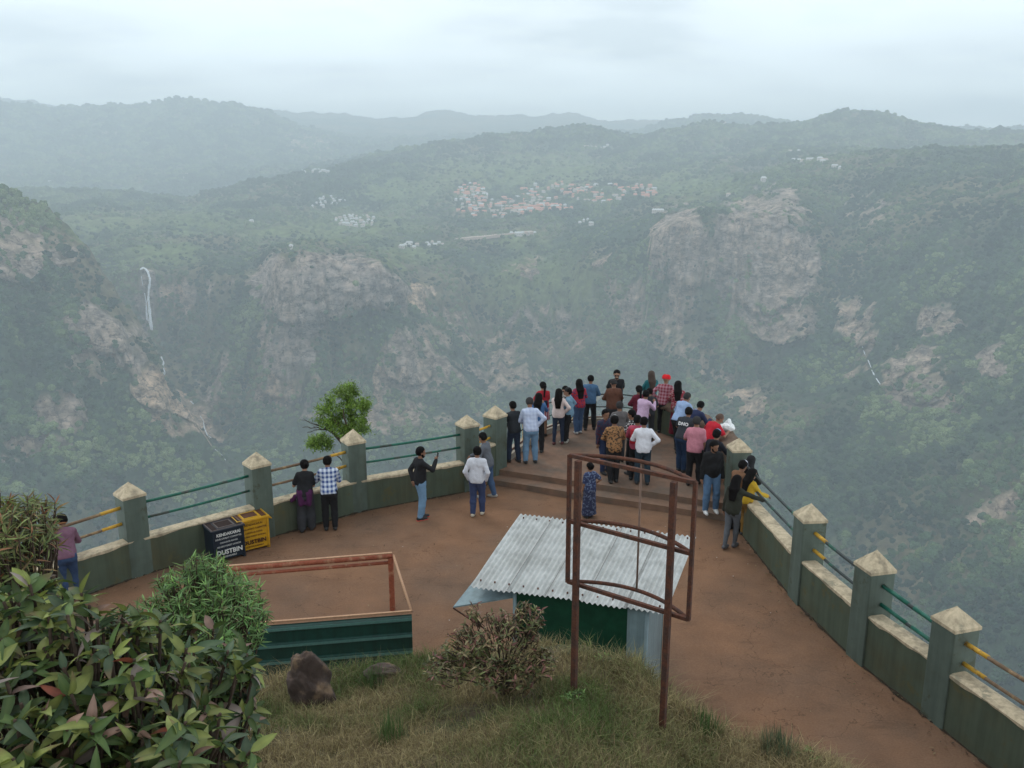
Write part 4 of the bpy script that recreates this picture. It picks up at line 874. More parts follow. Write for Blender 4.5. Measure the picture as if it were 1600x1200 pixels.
def grass():
    n = 370000
    az = RNG.uniform(-0.85, 0.62, n); u = RNG.random(n)
    rc = np.interp(az, _ca[:, 0], _ca[:, 1]); r = 3.2+(rc+0.9-3.2)*u**0.80
    x, y = r*np.sin(az), r*np.cos(az)
    cov = fbm(x*1.3, y*1.3, 4, seed=171); keep = RNG.random(n) < np.clip((cov-0.30)*5, 0.12, 1)
    x, y, r, rc = x[keep], y[keep], r[keep], rc[keep]; n = len(x); z = knoll_z(x, y)
    dry = np.clip((fbm(x*0.8+9, y*0.8, 3, seed=181)-0.42)*4.5+RNG.normal(0, 0.25, n)+0.44+0.5*smooth01((r-rc+1.2)/1.2), 0, 1)
    h = (0.032+0.110*RNG.random(n)**2.0)*(0.7+0.8*fbm(x*2, y*2, 2, seed=7))*(1+0.6*smooth01((r-rc+0.9)/0.9))
    lean = RNG.normal(0, 0.55, (n, 2)); w = 0.0020+0.0018*RNG.random(n)
    ph = RNG.uniform(0, 6.28, n); S = np.stack([np.cos(ph), np.sin(ph), np.zeros(n)], -1)
    B = np.stack([x, y, z-0.01], -1); Ld = np.concatenate([lean, np.ones((n, 1))], 1)
    V = np.zeros((n, 5, 3))
    M1 = B+np.stack([lean[:, 0]*h*.35, lean[:, 1]*h*.35, h*0.55], -1); T = B+np.stack([lean[:, 0]*h*1.1, lean[:, 1]*h*1.1, h*(1-0.2*np.abs(lean).sum(1).clip(0, 2))], -1)
    V[:, 0] = B-S*w[:, None]; V[:, 1] = B+S*w[:, None]; V[:, 2] = M1+S*(w*0.8)[:, None]; V[:, 3] = M1-S*(w*0.8)[:, None]; V[:, 4] = T
    k = np.arange(n)[:, None]*5
    F3 = np.concatenate([k+np.array([[0, 1, 2]]), k+np.array([[0, 2, 3]]), k+np.array([[3, 2, 4]])])
    straw = np.array([0.32, 0.26, 0.13]); green = np.array([0.095, 0.145, 0.038]); brown = np.array([0.15, 0.10, 0.06])
    c = green+(straw-green)*dry[:, None]; c = c+(brown-c)*(RNG.random(n) < 0.22)[:, None]*0.8
    c = c*RNG.uniform(0.6, 1.3, n)[:, None]
    o = mesh_np('grass', V.reshape(-1, 3), F3, M_GRASS, smooth=False, col=np.repeat(c, 5, 0))
    tag(o, 'dry straw and green grass covering the knoll in front of the viewpoint', 'grass', kind='stuff')
grass()
def stems_mb(paths):
    mb = MB()
    for pts, r0, r1 in paths:
        k = len(pts); mb.tube(pts, [r0+(r1-r0)*i/(k-1) for i in range(k)], 6)
    return mb
def curve(a, b, sag=0.1, k=6, wob=0.03):
    a, b = Vector(a), Vector(b); out = []
    for i in range(k+1):
        t = i/k; p = a.lerp(b, t); p.z += sag*math.sin(math.pi*t)
        if 0 < i < k: p += Vector((random.uniform(-wob, wob), random.uniform(-wob, wob), random.uniform(-wob, wob)))
        out.append(p)
    return out
def shrub(name, label, base, blobs, nros, per, ln, wd, pal, cat='bush', spread=0.9, upb=0.35, stem_r=(0.012, 0.003), bend=0.3, group=None, tipr=0.0, inner=0.35):
    """leafy shrub: rosettes of leaves at the ends of stems that spring from its base"""
    base = Vector(base); root = tag(empty(name, base), label, cat, group)
    if name in ('feathery_shrub', 'thin_leaved_tree'):
        blobs = blobs+[(Vector(blobs[0][0]).lerp(base, 0.42), tuple(v*0.85 for v in blobs[0][1])), (Vector(blobs[0][0]).lerp(base, 0.75), tuple(v*0.6 for v in blobs[0][1]))]; nros = int(nros*1.35)
    wts = np.array([b[1][0]*b[1][1]*b[1][2] for b in blobs]); wts = wts**0.7/np.sum(wts**0.7)
    P, D, U, LN, WD, C = [], [], [], [], [], []; paths = []
    trunk_top = [Vector(b[0]).lerp(base, 0.55) for b in blobs]
    for b, tt in zip(blobs, trunk_top): paths.append((curve(base, tt, 0.03, 5), stem_r[0]*1.6, stem_r[0]))
    for i in range(nros):
        k = RNG.choice(len(blobs), p=wts); c, rad = blobs[k]
        d = RNG.normal(size=3); d[2] = d[2]*0.8+0.15; d /= np.linalg.norm(d); q = inner+(1-inner)*RNG.random()**0.45
        p = Vector(c)+Vector((d[0]*rad[0]*q, d[1]*rad[1]*q, d[2]*rad[2]*q))
        if i % (1 if name == 'weed' else 14) == 0: paths.append((curve(trunk_top[k], p, 0.02, 4, 0.02), stem_r[0]*0.6, stem_r[1]))
        else: paths.append((curve(trunk_top[k].lerp(p, 0.72)+Vector(RNG.normal(0, 0.02, 3)), p, 0.0, 3, 0.01), stem_r[0]*0.4, stem_r[1]))
        ax = (Vector(d)*0.6+Vector((0, 0, 0.7))+Vector(RNG.normal(0, 0.25, 3))).normalized()
        e1 = ax.orthogonal().normalized(); e2 = ax.cross(e1)
        m = max(3, int(per*RNG.uniform(0.6, 1.3))); tone = pal(RNG)
        for j in range(m):
            a = j*2.4+RNG.normal(0, 0.3); up = RNG.uniform(-0.15, 0.75) if j < m-2 else RNG.uniform(0.7, 1.6)
            dd = (e1*math.cos(a)+e2*math.sin(a))*spread+ax*up
            dist = RNG.random()*ln*0.7
            P.append(tuple(p-ax*dist)); D.append(tuple(dd)); U.append(tuple(ax+Vector(RNG.normal(0, 0.35, 3))))
            s = RNG.uniform(0.55, 1.15); LN.append(ln*s); WD.append(wd*s*RNG.uniform(0.8, 1.15)); C.append(pal(RNG, tone, j >= m-2))
    st = 6 if ln*wd > 0.001 else 4
    Vv, Ff, nv = leaf_batch(P, D, U, np.array(LN), np.array(WD), bend=RNG.uniform(0.0, bend*2, len(P)), st=st, fold=0.2)
    cc_ = np.repeat(np.array(C), nv, 0).reshape(len(P), st, 3, 3); cc_[:, :, 1] *= 1.35; cc_[:, :, 1, 0] += 0.012
    br = RNG.random(len(P)) < 0.18; cc_[br, -2:] = cc_[br, -2:]*0.4+np.array([0.10, 0.06, 0.03]); cc_ *= RNG.uniform(0.85, 1.15, (len(P), st, 1, 1))
    lf = mesh_np('foliage', Vv, Ff, M_LEAF, None, True, col=cc_.reshape(-1, 3)); lf.parent = root; fix_parent(lf, root)
    fix_parent(stems_mb(paths).build('stems', M_BARK, root, smooth=True), root)
    return root
def pal_big(rng, tone=None, tip=False):
    if tone is None: return rng.random()
    r = rng.random(); b = rng.uniform(0.7, 1.25)
    if tip and r < 0.16: c = (0.19, 0.12, 0.09)
    elif r < 0.06: c = (0.20, 0.165, 0.145)
    elif r < 0.068: c = (0.20, 0.060, 0.035)
    elif r < 0.42: c = (0.135, 0.16, 0.042)
    elif r < 0.8: c = (0.052, 0.090, 0.026)
    else: c = (0.034, 0.062, 0.030)
    return tuple(v*b*1.18*(0.75+0.5*tone) for v in c)
# lime
def pal_lime(rng, tone=None, tip=False):
    if tone is None: return rng.random()
    b = rng.uniform(0.6, 1.3)*(0.7+0.6*tone); c = (0.13, 0.24, 0.075) if rng.random() < 0.6 else (0.085, 0.175, 0.055)
    if tip: c = (0.19, 0.32, 0.09)
    return tuple(v*b for v in c)
def pal_olive(rng, tone=None, tip=False):
    if tone is None: return rng.random()
    b = rng.uniform(0.5, 1.2)*(0.7+0.6*tone); r = rng.random()
    c = (0.15, 0.185, 0.058) if r < 0.7 else ((0.22, 0.15, 0.065) if r < 0.82 else (0.09, 0.14, 0.045))
    if tip and r < 0.4: c = (0.22, 0.10, 0.05)
    return tuple(v*b for v in c)
def pal_red(rng, tone=None, tip=False):
    if tone is None: return rng.random()
    b = rng.uniform(0.55, 1.2)*(0.7+0.6*tone); r = rng.random()
    c = (0.15, 0.105, 0.06) if r < 0.25 else ((0.095, 0.115, 0.040) if r < 0.75 else (0.22, 0.18, 0.09))
    if tip and r < 0.35: c = (0.20, 0.09, 0.075)
    return tuple(v*b for v in c)
def at(px, py, s):
    d = ray(px, py); return Vector((d[0]*s, d[1]*s, CAM_H+d[2]*s))
def kz(x, y): return float(knoll_z(np.array([x]), np.array([y]))[0])
def grounded(p): return (p.x, p.y, kz(p.x, p.y)-0.02)
c0 = at(70, 1080, 2.1); c1 = at(250, 1085, 2.4); c2 = at(360, 1100, 2.5); c3 = at(25, 975, 2.2); c4 = at(150, 1190, 1.9); c5 = at(330, 1010, 2.9)
shrub('broadleaf_shrub', 'large shrub with broad glossy leaves and purplish young shoots filling the lower left corner', grounded(at(190, 1190, 2.7)),
      [(c0, (.36, .32, .22)), (c1, (.26, .28, .20)), (c2, (.13, .2, .10)), (c3, (.13, .2, .12)), (c4, (.36, .22, .14))], 430, 8, 0.066, 0.026, pal_big, stem_r=(0.013, 0.004), bend=0.45, inner=0.2)
c = at(318, 935, 5.6); cc = at(250, 985, 5.3); cd = at(370, 965, 5.4)
shrub('feathery_shrub', 'bright green shrub with narrow pointed leaves in front of the dustbins', grounded(c),
      [(c, (.33, .3, .30)), (cc, (.32, .3, .22)), (cd, (.20, .3, .22)), (at(385, 900, 5.7)-Vector((.25, 0, 0)), (.14, .2, .14))], 520, 13, 0.085, 0.011, pal_lime, spread=0.75, bend=0.15)
c = at(2, 850, 4.6); cc = at(38, 815, 4.8)
shrub('thin_leaved_tree', 'olive and bronze narrow-leaved bush standing at the left edge of the photo', grounded(c),
      [(c, (.30, .3, .26)), (cc, (.18, .25, .15)), (at(-60, 830, 4.6), (.3, .3, .3))], 420, 10, 0.080, 0.012, pal_olive, spread=0.8, bend=0.25, stem_r=(0.014, 0.003))
c = at(790, 1000, 8.1); cc = at(725, 1010, 8.2)
shrub('bronze_shrub', 'straggly shrub with bronze and dull green leaves on the crest of the knoll', grounded(c),
      [(c, (.34, .3, .28)), (cc, (.24, .25, .18)), (at(825, 965, 8.1), (.16, .16, .16)), (at(737, 960, 8.2), (.09, .1, .18)), (at(700, 1045, 8.0), (.26, .22, .12)), (at(790, 1055, 7.9), (.34, .22, .13)), (at(850, 1035, 7.9), (.14, .2, .12))], 430, 6, 0.062, 0.022, pal_red, bend=0.6, spread=0.85)
for px, py, lab in ((898, 1098, 'small lime green weed at the foot of the left sign post'), (1175, 1155, 'low leafy weed on the edge of the knoll right of the sign'), (945, 1040, 'low green weed below the kiosk wall on the crest'), (1262, 1192, 'small green weed at the bottom edge beside the bare paving')):
    p = knoll_hit(px, py)
    shrub('weed', lab, p, [(p+Vector((0, 0, .05)), (.11, .10, .07))], 26, 8, 0.045, 0.014, pal_lime, cat='weed', stem_r=(0.003, 0.0015), inner=0.1)
for px, py, lab, n_ in ((585, 1075, 'clump of long fresh green grass right of the boulder', 170), (50+560, 1160, 'clump of long green grass near the bottom middle of the photo', 150), (1215, 1185, 'grey green tuft of long grass at the lower right of the knoll', 260), (1100, 1150, 'dark green tuft of grass beside the right sign post', 160), (980, 1020, 'tall pale dry grass tuft right of the left sign post', 200)):
    p = knoll_hit(px, py); m_ = n_
    ph = RNG.uniform(0, 6.28, m_); rad = RNG.random(m_)**0.7*0.13
    P = np.stack([p.x+rad*np.cos(ph), p.y+rad*np.sin(ph), np.full(m_, p.z-0.01)], -1); sp = RNG.uniform(0.1, 0.7, m_)
    D = np.stack([np.cos(ph)*sp, np.sin(ph)*sp, np.ones(m_)], -1)
    Vv, Ff, nv = leaf_batch(P, D, np.stack([-np.cos(ph), -np.sin(ph), np.full(m_, .4)], -1)*-1, RNG.uniform(.12, .30, m_), np.full(m_, .006), bend=RNG.uniform(.0, .5, m_))
    base = np.array([0.30, 0.24, 0.13]) if 'dry' in lab else (np.array([0.11, 0.14, 0.075]) if 'grey' in lab else np.array([0.085, 0.145, 0.045]))
    cl = base[None]*RNG.uniform(.6, 1.3, m_)[:, None]
    tag(mesh_np('grass_tuft', Vv, Ff, M_GRASS, None, True, col=np.repeat(cl, nv, 0)), lab, 'grass tuft')
# ---------------------------------------------------------------- boulders
def rock(px, py, size, lab, rz=0, seed=1, lift=0.25):
    import bmesh
    p = knoll_hit(px, py); bm = bmesh.new(); bmesh.ops.create_icosphere(bm, subdivisions=5, radius=1.0)
    co = np.array([v.co for v in bm.verts]); n = fbm(co[:, 0]*1.1+seed*3.1+co[:, 2]*.8, co[:, 1]*1.1+co[:, 2]*1.3, 5, seed=seed, ridged=True)
    for v, k in zip(bm.verts, n):
        v.co *= 0.8+0.55*(k-0.4); v.co.x *= size[0]; v.co.y *= size[1]; v.co.z *= size[2]
        v.co.x += (v.co.z/size[2])*-size[0]*0.4
    me = bpy.data.meshes.new('boulder'); bm.to_mesh(me); bm.free()
    me.materials.append(mat('boulder_stone', (0.068, 0.048, 0.040), rough=0.95, var=0.3, scale=4, bump=0.9, bscale=14, col2=(0.20, 0.135, 0.085), thr=(0.50, 0.64), dist=0.02))
    for q in me.polygons: q.use_smooth = True
    o = bpy.data.objects.new('boulder', me); COL.objects.link(o); o.location = (p.x, p.y, kz(p.x, p.y)+size[2]*lift); o.rotation_euler = (0, 0, rz)
    tag(o, lab, 'boulder', None)
rock(490, 1100, (0.235, 0.22, 0.47), 'tall brown boulder with a tan top standing behind the green sheet', 0.3, 12, 0.35)
rock(606, 1062, (0.26, 0.2, 0.14), 'low dark boulder half sunk at the edge of the knoll', 0.1, 8, 0.2)
# ---------------------------------------------------------------- rusty sign frame
def sign_frame():
    k = 6.75; L = Vector((0.0, 0, 0))
    def on_y(px, py, Y):
        d = ray(px, py); s = Y/d[1]; return Vector((d[0]*s, Y, CAM_H+d[2]*s))
    YL, YR = knoll_hit(898, 1085).y, knoll_hit(898, 1085).y*0.925; q = YL/6.6; print('sign', YL, YR)
    lt, lb = on_y(903.5, 719, YL), on_y(898, 1085, YL); rt, rb = on_y(1053, 754, YR), on_y(1034.5, 1135, YR)
    zt = (lt.z+rt.z)/2; lt.z = rt.z = zt
    pl, pr = Vector((lt.x, lt.y, 0)), Vector((rt.x, rt.y, 0)); u = (pr-pl).normalized(); n = Vector((-u.y, u.x, 0))
    root = tag(empty('sign_frame', (pl.x, pl.y, lb.z)), 'empty rusty sign frame of curved steel bars on two posts', 'sign frame')
    W_ = (pr-pl).length
    def bx(a, b, w, nm, par=None):
        d = (b-a).normalized(); s = d.cross(n); s = s.normalized() if s.length > 0.1 else u
        mb = MB(); mb.box((a+b)/2, ((b-a).length, w, w), ax=(d, d.cross(s).normalized(), s), bev=0.004); return mb
    for p, b in ((pl, lb), (pr, rb)):
        g = kz(p.x, p.y)
        mb = bx(Vector((p.x, p.y, g-0.15)), Vector((p.x, p.y, zt)), 0.047*q, 'post'); fix_parent(mb.build('post', M_RUST, root), root)
    x0, x1 = -0.11*q, W_+0.155*q; off = n*0.048
    zb = zt-1.12*q; zm = zt-0.565*q
    for z, e in ((zt+0.015, 0), (zm, 1), (zb, 2)):
        A, B = pl+u*x0+off, pl+u*x1+off; A = Vector((A.x, A.y, z)); B = Vector((B.x, B.y, z))
        mb = bx(A, B, 0.034, 'b'); fix_parent(mb.build('straight_bar', M_RUST, root), root)
        mb = MB(); pts = [A.lerp(B, k/16)+n*(0.20*q*4*(k/16)*(1-k/16)) for k in range(17)]
        mb.tube(pts, 0.018, 8); fix_parent(mb.build('curved_bar', M_RUST, root, smooth=True), root)
    for x in (x0, x1):
        a = pl+u*x+off; mb = bx(Vector((a.x, a.y, zb-0.01)), Vector((a.x, a.y, zt+0.02)), 0.034, 's'); fix_parent(mb.build('side_bar', M_RUST, root), root)
    m = pl+u*(x0+x1)*0.5+off+n*0.20*q
    mb = MB(); mb.tube([Vector((m.x, m.y, zb)), Vector((m.x, m.y, zt))], 0.0095, 6); fix_parent(mb.build('centre_rod', mat('pale_rust_rod', (0.20, 0.13, 0.10), rough=0.8, var=0.2), root, smooth=True), root)
sign_frame()
# ---------------------------------------------------------------- tree beyond the left wall
def tree():
    base = Vector((-4.05, 20.75, -0.9)); root = tag(empty('tree', base), 'small bright green tree with bare twigs growing just beyond the left parapet', 'tree')
    C = at(531, 655, 21.9); paths = []
    fork = Vector((base.x-0.02, base.y+0.05, 0.75))
    paths.append((curve(base, fork, 0.0, 6, 0.03), 0.115, 0.085))
    tips = []
    for k in range(9):
        a = k*0.7+0.3; tip = C+Vector((0.36*math.cos(a), 0.36*math.sin(a), 0.12+0.28*math.sin(k*2.1)))
        pp = curve(fork, tip, 0.05, 6, 0.05); paths.append((pp, 0.05, 0.012)); tips.append(pp)
    for tgt in ((468, 656), (472, 668), (480, 676), (490, 662), (497, 672)):
        t = at(tgt[0], tgt[1], 21.6); st_ = at(512, 672, 21.9); pp = curve(st_, t, 0.04, 5, 0.03); paths.append((pp, 0.014, 0.004))
        for q in range(2): paths.append((curve(pp[2+q], pp[2+q]+Vector((-0.22, 0.05, RNG.uniform(-.12, .16))), 0, 3, .01), 0.006, 0.003))
    for tgt in ((520, 706), (536, 712), (556, 716), (528, 735)): paths.append((curve(at(546, 735, 21.8), at(tgt[0], tgt[1], 21.6), 0.03, 5, 0.03), 0.020, 0.008))
    paths.append((curve(fork+Vector((0, 0, .1)), at(512, 672, 21.9), 0.03, 5, 0.02), 0.03, 0.014))
    fix_parent(stems_mb(paths).build('trunk', M_BARK, root, smooth=True), root)
    blobs = [((531, 628), .42, .34), ((512, 650), .36, .28), ((555, 640), .36, .30), ((535, 668), .46, .26), ((505, 690), .34, .16), ((560, 668), .28, .20), ((545, 610), .26, .18), ((492, 692), .18, .12), ((570, 632), .16, .18)]
    P, D, U, LN, WD, Cc = [], [], [], [], [], []
    for (q, rx, rz_) in blobs:
        c = at(q[0], q[1], 21.9+RNG.uniform(-.25, .25)); rx *= 0.92; rz_ *= 0.92; m = int(1500*rx/0.4)
        nb = 26; cl = RNG.normal(size=(nb, 3)); cl /= np.linalg.norm(cl, axis=1)[:, None]; cl *= RNG.uniform(.55, 1.1, nb)[:, None]
        tone = RNG.uniform(0.65, 1.35, nb)
        for i in range(m):
            k = RNG.integers(nb); d = cl[k]*np.array([rx, rx, rz_])+RNG.normal(0, 0.055, 3)
            P.append((c.x+d[0], c.y+d[1], c.z+d[2])); D.append(RNG.normal(size=3)+np.array([0, 0, 0.2])+d); U.append((RNG.normal(0, .5), RNG.normal(0, .5), 1))
            LN.append(RNG.uniform(.05, .10)); WD.append(RNG.uniform(.024, .042))
            b = tone[k]*RNG.uniform(.7, 1.3); Cc.append((0.185*b, 0.29*b, 0.045*b) if RNG.random() < .7 else (0.10*b, 0.18*b, 0.03*b))
    Vv, Ff, nv = leaf_batch(P, D, U, np.array(LN), np.array(WD), st=3)
    lf = mesh_np('crown', Vv, Ff, M_LEAF, None, False, col=np.repeat(np.array(Cc), nv, 0)); lf.parent = root; fix_parent(lf, root)
tree()

def litter():
    """dry leaves and grit blown against the wall feet and off the knoll"""
    P = []
    for pts, side in ((LP, 1), (RP, 1)):
        for i in range(len(pts)-1):
            a, b_ = pts[i], pts[i+1]; t = (b_-a).normalized(); n = Vector((-t.y, t.x, 0)); L_ = (b_-a).length
            for k in range(int(L_*26)):
                q = a+t*RNG.uniform(0, L_)-n*abs(RNG.exponential(0.16))-n*0.03; P.append((q.x, q.y))
    for k in range(420): P.append((RNG.uniform(-6, 5.5), RNG.uniform(9.5, 21)))
    for k in range(260):
        y = RNG.uniform(5.5, 9); P.append((2.4+(y-5.5)*-0.25+abs(RNG.exponential(0.5)), y))
    P = np.array(P); n = len(P); ph = RNG.uniform(0, 6.28, n)
    z = 0.022+RNG.uniform(0, 0.01, n)
    Vv, Ff, nv = leaf_batch(np.column_stack([P, z]), np.column_stack([np.cos(ph), np.sin(ph), RNG.uniform(-.1, .3, n)]), np.tile([0.1, 0.1, 1.0], (n, 1)), RNG.uniform(.02, .07, n), RNG.uniform(.01, .03, n), bend=RNG.uniform(0, .6, n), st=4)
    pal = np.array([(0.16, 0.10, 0.05), (0.08, 0.05, 0.03), (0.24, 0.18, 0.10), (0.06, 0.045, 0.03), (0.09, 0.10, 0.04), (0.45, 0.43, 0.40)])
    cl = pal[RNG.choice(6, n, p=[.3, .28, .16, .16, .08, .02])]
    tag(mesh_np('leaf_litter', Vv, Ff, M_GRASS, None, False, col=np.repeat(cl, nv, 0)), 'dry leaves and grit scattered over the brown paving', 'leaf litter', kind='stuff')
litter()
# ---------------------------------------------------------------- people: bodies and clothes grown as smooth implicit surfaces
def _seg(P, a, b, ra, rb):
    a = np.asarray(a, float); b = np.asarray(b, float); ba = b-a; L = float(ba@ba)+1e-12
    pa = P-a; h = np.clip((pa@ba)/L, 0, 1)
    return np.linalg.norm(pa-h[..., None]*ba, axis=-1)-(ra+(rb-ra)*h)
def _smin(a, b, k):
    h = np.clip(0.5+0.5*(b-a)/k, 0, 1); return b*(1-h)+a*h-k*h*(1-h)
class Field:
    def __init__(s, lo, hi, res):
        s.lo = np.array(lo, float); s.res = res; s.n = np.ceil((np.array(hi)-s.lo)/res).astype(int)+1
        g = [s.lo[i]+np.arange(s.n[i])*res for i in range(3)]
        s.P = np.stack(np.meshgrid(*g, indexing='ij'), -1); s.D = np.full(s.P.shape[:3], 0.5)
    def add(s, a, b, ra, rb, k=0.03):
        a = np.asarray(a, float); b = np.asarray(b, float); m = max(ra, rb)+k+s.res*3
        i0 = np.maximum(np.floor((np.minimum(a, b)-m-s.lo)/s.res).astype(int), 0); i1 = np.minimum(np.ceil((np.maximum(a, b)+m-s.lo)/s.res).astype(int)+1, s.n)
        if np.any(i1 <= i0): return
        sl = tuple(slice(i0[q], i1[q]) for q in range(3))
        s.D[sl] = _smin(s.D[sl], _seg(s.P[sl], a, b, ra, rb), k)
def surface_nets(F):
    D = F.D.copy(); D[0] = D[-1] = 0.5; D[:, 0] = D[:, -1] = 0.5; D[:, :, 0] = D[:, :, -1] = 0.5
    nx, ny, nz = D.shape; neg = D < 0
    c = [neg[i:nx-1+i, j:ny-1+j, k:nz-1+k] for i in (0, 1) for j in (0, 1) for k in (0, 1)]
    cnt = sum(x.astype(np.int8) for x in c); act = (cnt > 0) & (cnt < 8)
    idx = np.argwhere(act)
    if len(idx) == 0: return np.zeros((0, 3)), np.zeros((0, 4), int)
    vid = -np.ones(act.shape, int); vid[act] = np.arange(len(idx))
    acc = np.zeros((len(idx), 3)); w = np.zeros(len(idx))
    cor = [(i, j, k) for i in (0, 1) for j in (0, 1) for k in (0, 1)]
    vals = [D[idx[:, 0]+i, idx[:, 1]+j, idx[:, 2]+k] for i, j, k in cor]
    for p in range(8):
        for q in range(p+1, 8):
            d = np.abs(np.array(cor[p])-np.array(cor[q])).sum()
            if d != 1: continue
            m = (vals[p] < 0) != (vals[q] < 0)
            t = vals[p]/np.where(m, vals[p]-vals[q], 1)
            pt = np.array(cor[p])[None]+t[:, None]*(np.array(cor[q])-np.array(cor[p]))[None]
            acc[m] += pt[m]; w[m] += 1
    V = F.lo+(idx+acc/w[:, None])*F.res
    Q = []
    for ax in range(3):
        e = [0, 0, 0]; e[ax] = 1
        s0 = neg[tuple(slice(1, -1) if a != ax else slice(0, -1) for a in range(3))]
        s1 = neg[tuple(slice(1, -1) if a != ax else slice(1, None) for a in range(3))]
        m = np.argwhere(s0 != s1)
        if not len(m): continue
        base = m.copy()
        for a in range(3):
            if a != ax: base[:, a] += 1
        u, v = [a for a in range(3) if a != ax]
        def cell(du, dv):
            b = base.copy(); b[:, u] -= du; b[:, v] -= dv; return vid[b[:, 0], b[:, 1], b[:, 2]]
        q = np.stack([cell(1, 1), cell(0, 1), cell(0, 0), cell(1, 0)], -1)
        sg = neg[base[:, 0], base[:, 1], base[:, 2]]
        flip = sg if ax != 1 else ~sg
        q[~flip] = q[~flip][:, ::-1]
        Q.append(q)
    Q = np.concatenate(Q); Q = Q[(Q >= 0).all(1)]
    return V, Q
def _rx(p, a, c):
    """rotate about the x axis through point c (lean forward by a)"""
    p = np.asarray(p, float)-c; co, si = math.cos(a), math.sin(a)
    return np.stack([p[..., 0], p[..., 1]*co+p[..., 2]*si, -p[..., 1]*si+p[..., 2]*co], -1)+c
def _ik(a, t, l1, l2, hint):
    a, t, hint = np.asarray(a, float), np.asarray(t, float), np.asarray(hint, float)
    d = t-a; L = np.linalg.norm(d); L2 = min(L, (l1+l2)*0.995); d = d/max(L, 1e-6); t = a+d*L2
    x = (l1*l1-l2*l2+L2*L2)/(2*L2); h = math.sqrt(max(l1*l1-x*x, 0))
    hint = hint-d*(hint@d); hint = hint/max(np.linalg.norm(hint), 1e-6)
    return a+d*x+hint*h, t
SKIN = [mat('skin_brown', (0.24, 0.125, 0.078), rough=0.6, var=0.06, scale=5, subs=0.0), mat('skin_light_brown', (0.33, 0.185, 0.12), rough=0.6, var=0.06, scale=5)]
M_HAIR = mat('black_hair', (0.006, 0.005, 0.005), rough=0.75, var=0.3, scale=30, spec=0.08)
M_GREYHAIR = mat('grey_hair', (0.035, 0.033, 0.033), rough=0.8, var=0.5, scale=30, spec=0.1)
_cl = {}
def cloth(name, col, pattern=None, col2=None, rough=0.9):
    if name in _cl: return _cl[name]
    if pattern is None:
        m = mat(name, col, rough=rough, var=0.10, scale=7, bump=0.35, bscale=9, dist=0.012); _cl[name] = m; return m
    m = bpy.data.materials.new(name); m.use_nodes = True; N = m.node_tree.nodes; L = m.node_tree.links; b = N['Principled BSDF']; b.inputs['Roughness'].default_value = rough
    tc = N.new('ShaderNodeTexCoord'); mx = N.new('ShaderNodeMix'); mx.data_type = 'RGBA'; mx.inputs[6].default_value = (*col, 1); mx.inputs[7].default_value = (*col2, 1)
    if pattern == 'plaid':
        sep = N.new('ShaderNodeSeparateXYZ'); L.new(tc.outputs['Object'], sep.inputs[0]); fs = []
        for ax, sc in ((0, 11), (2, 11)):
            w = N.new('ShaderNodeMath'); w.operation = 'MULTIPLY'; w.inputs[1].default_value = sc; L.new(sep.outputs[ax], w.inputs[0])
            f = N.new('ShaderNodeMath'); f.operation = 'FRACT'; L.new(w.outputs[0], f.inputs[0])
            g = N.new('ShaderNodeMath'); g.operation = 'GREATER_THAN'; g.inputs[1].default_value = 0.5; L.new(f.outputs[0], g.inputs[0]); fs.append(g)
        ad = N.new('ShaderNodeMath'); ad.operation = 'ADD'; L.new(fs[0].outputs[0], ad.inputs[0]); L.new(fs[1].outputs[0], ad.inputs[1])
        hf = N.new('ShaderNodeMath'); hf.operation = 'MULTIPLY'; hf.inputs[1].default_value = 0.5; L.new(ad.outputs[0], hf.inputs[0]); L.new(hf.outputs[0], mx.inputs['Factor'])
    elif pattern == 'stripe':
        sep = N.new('ShaderNodeSeparateXYZ'); L.new(tc.outputs['Object'], sep.inputs[0])
        w = N.new('ShaderNodeMath'); w.operation = 'MULTIPLY'; w.inputs[1].default_value = 16; L.new(sep.outputs[0], w.inputs[0])
        f = N.new('ShaderNodeMath'); f.operation = 'FRACT'; L.new(w.outputs[0], f.inputs[0]); g = N.new('ShaderNodeMath'); g.operation = 'GREATER_THAN'; g.inputs[1].default_value = 0.5; L.new(f.outputs[0], g.inputs[0]); L.new(g.outputs[0], mx.inputs['Factor'])
    else:
        no = N.new('ShaderNodeTexVoronoi' if pattern == 'leafy' else 'ShaderNodeTexNoise'); no.inputs['Scale'].default_value = 26 if pattern == 'leafy' else 22; L.new(tc.outputs['Object'], no.inputs['Vector'])
        rp = N.new('ShaderNodeValToRGB'); t = 0.42 if pattern == 'leafy' else 0.55; rp.color_ramp.elements[0].position = t-0.04; rp.color_ramp.elements[1].position = t+0.04
        L.new(no.outputs['Distance' if pattern == 'leafy' else 'Fac'], rp.inputs[0]); L.new(rp.outputs[0], mx.inputs['Factor'])
    L.new(mx.outputs[2], b.inputs['Base Color']); _cl[name] = m
    return m
ARM = {  # hand place relative to the shoulders' midpoint (mirrored for the left), elbow direction
 'down': ((0.25, 0.05, -0.60), (0.3, -1, 0)), 'hip': ((0.19, 0.03, -0.40), (1, -0.6, 0)), 'pocket': ((0.21, 0.05, -0.50), (0.8, -1, 0)),
 'phone': ((0.07, 0.36, -0.02), (0.5, 0.2, -1)), 'phone_low': ((0.06, 0.32, -0.18), (0.5, 0, -1)), 'ear': ((0.11, 0.06, 0.15), (1, 0.3, -0.6)), 'face': ((0.06, 0.22, 0.10), (1, 0.2, -0.6)),
 'back': ((0.05, -0.15, -0.46), (1, -0.5, 0)), 'cross': ((-0.10, 0.20, -0.24), (1, 0, -0.6)), 'out': ((0.45, 0.38, -0.22), (0.4, -0.3, -1)), 'front': ((0.06, 0.24, -0.36), (1, -0.2, -0.3)), 'shoulder': ((0.42, 0.10, 0.0), (0.2, -0.2, -1))}
PCOUNT = [0]
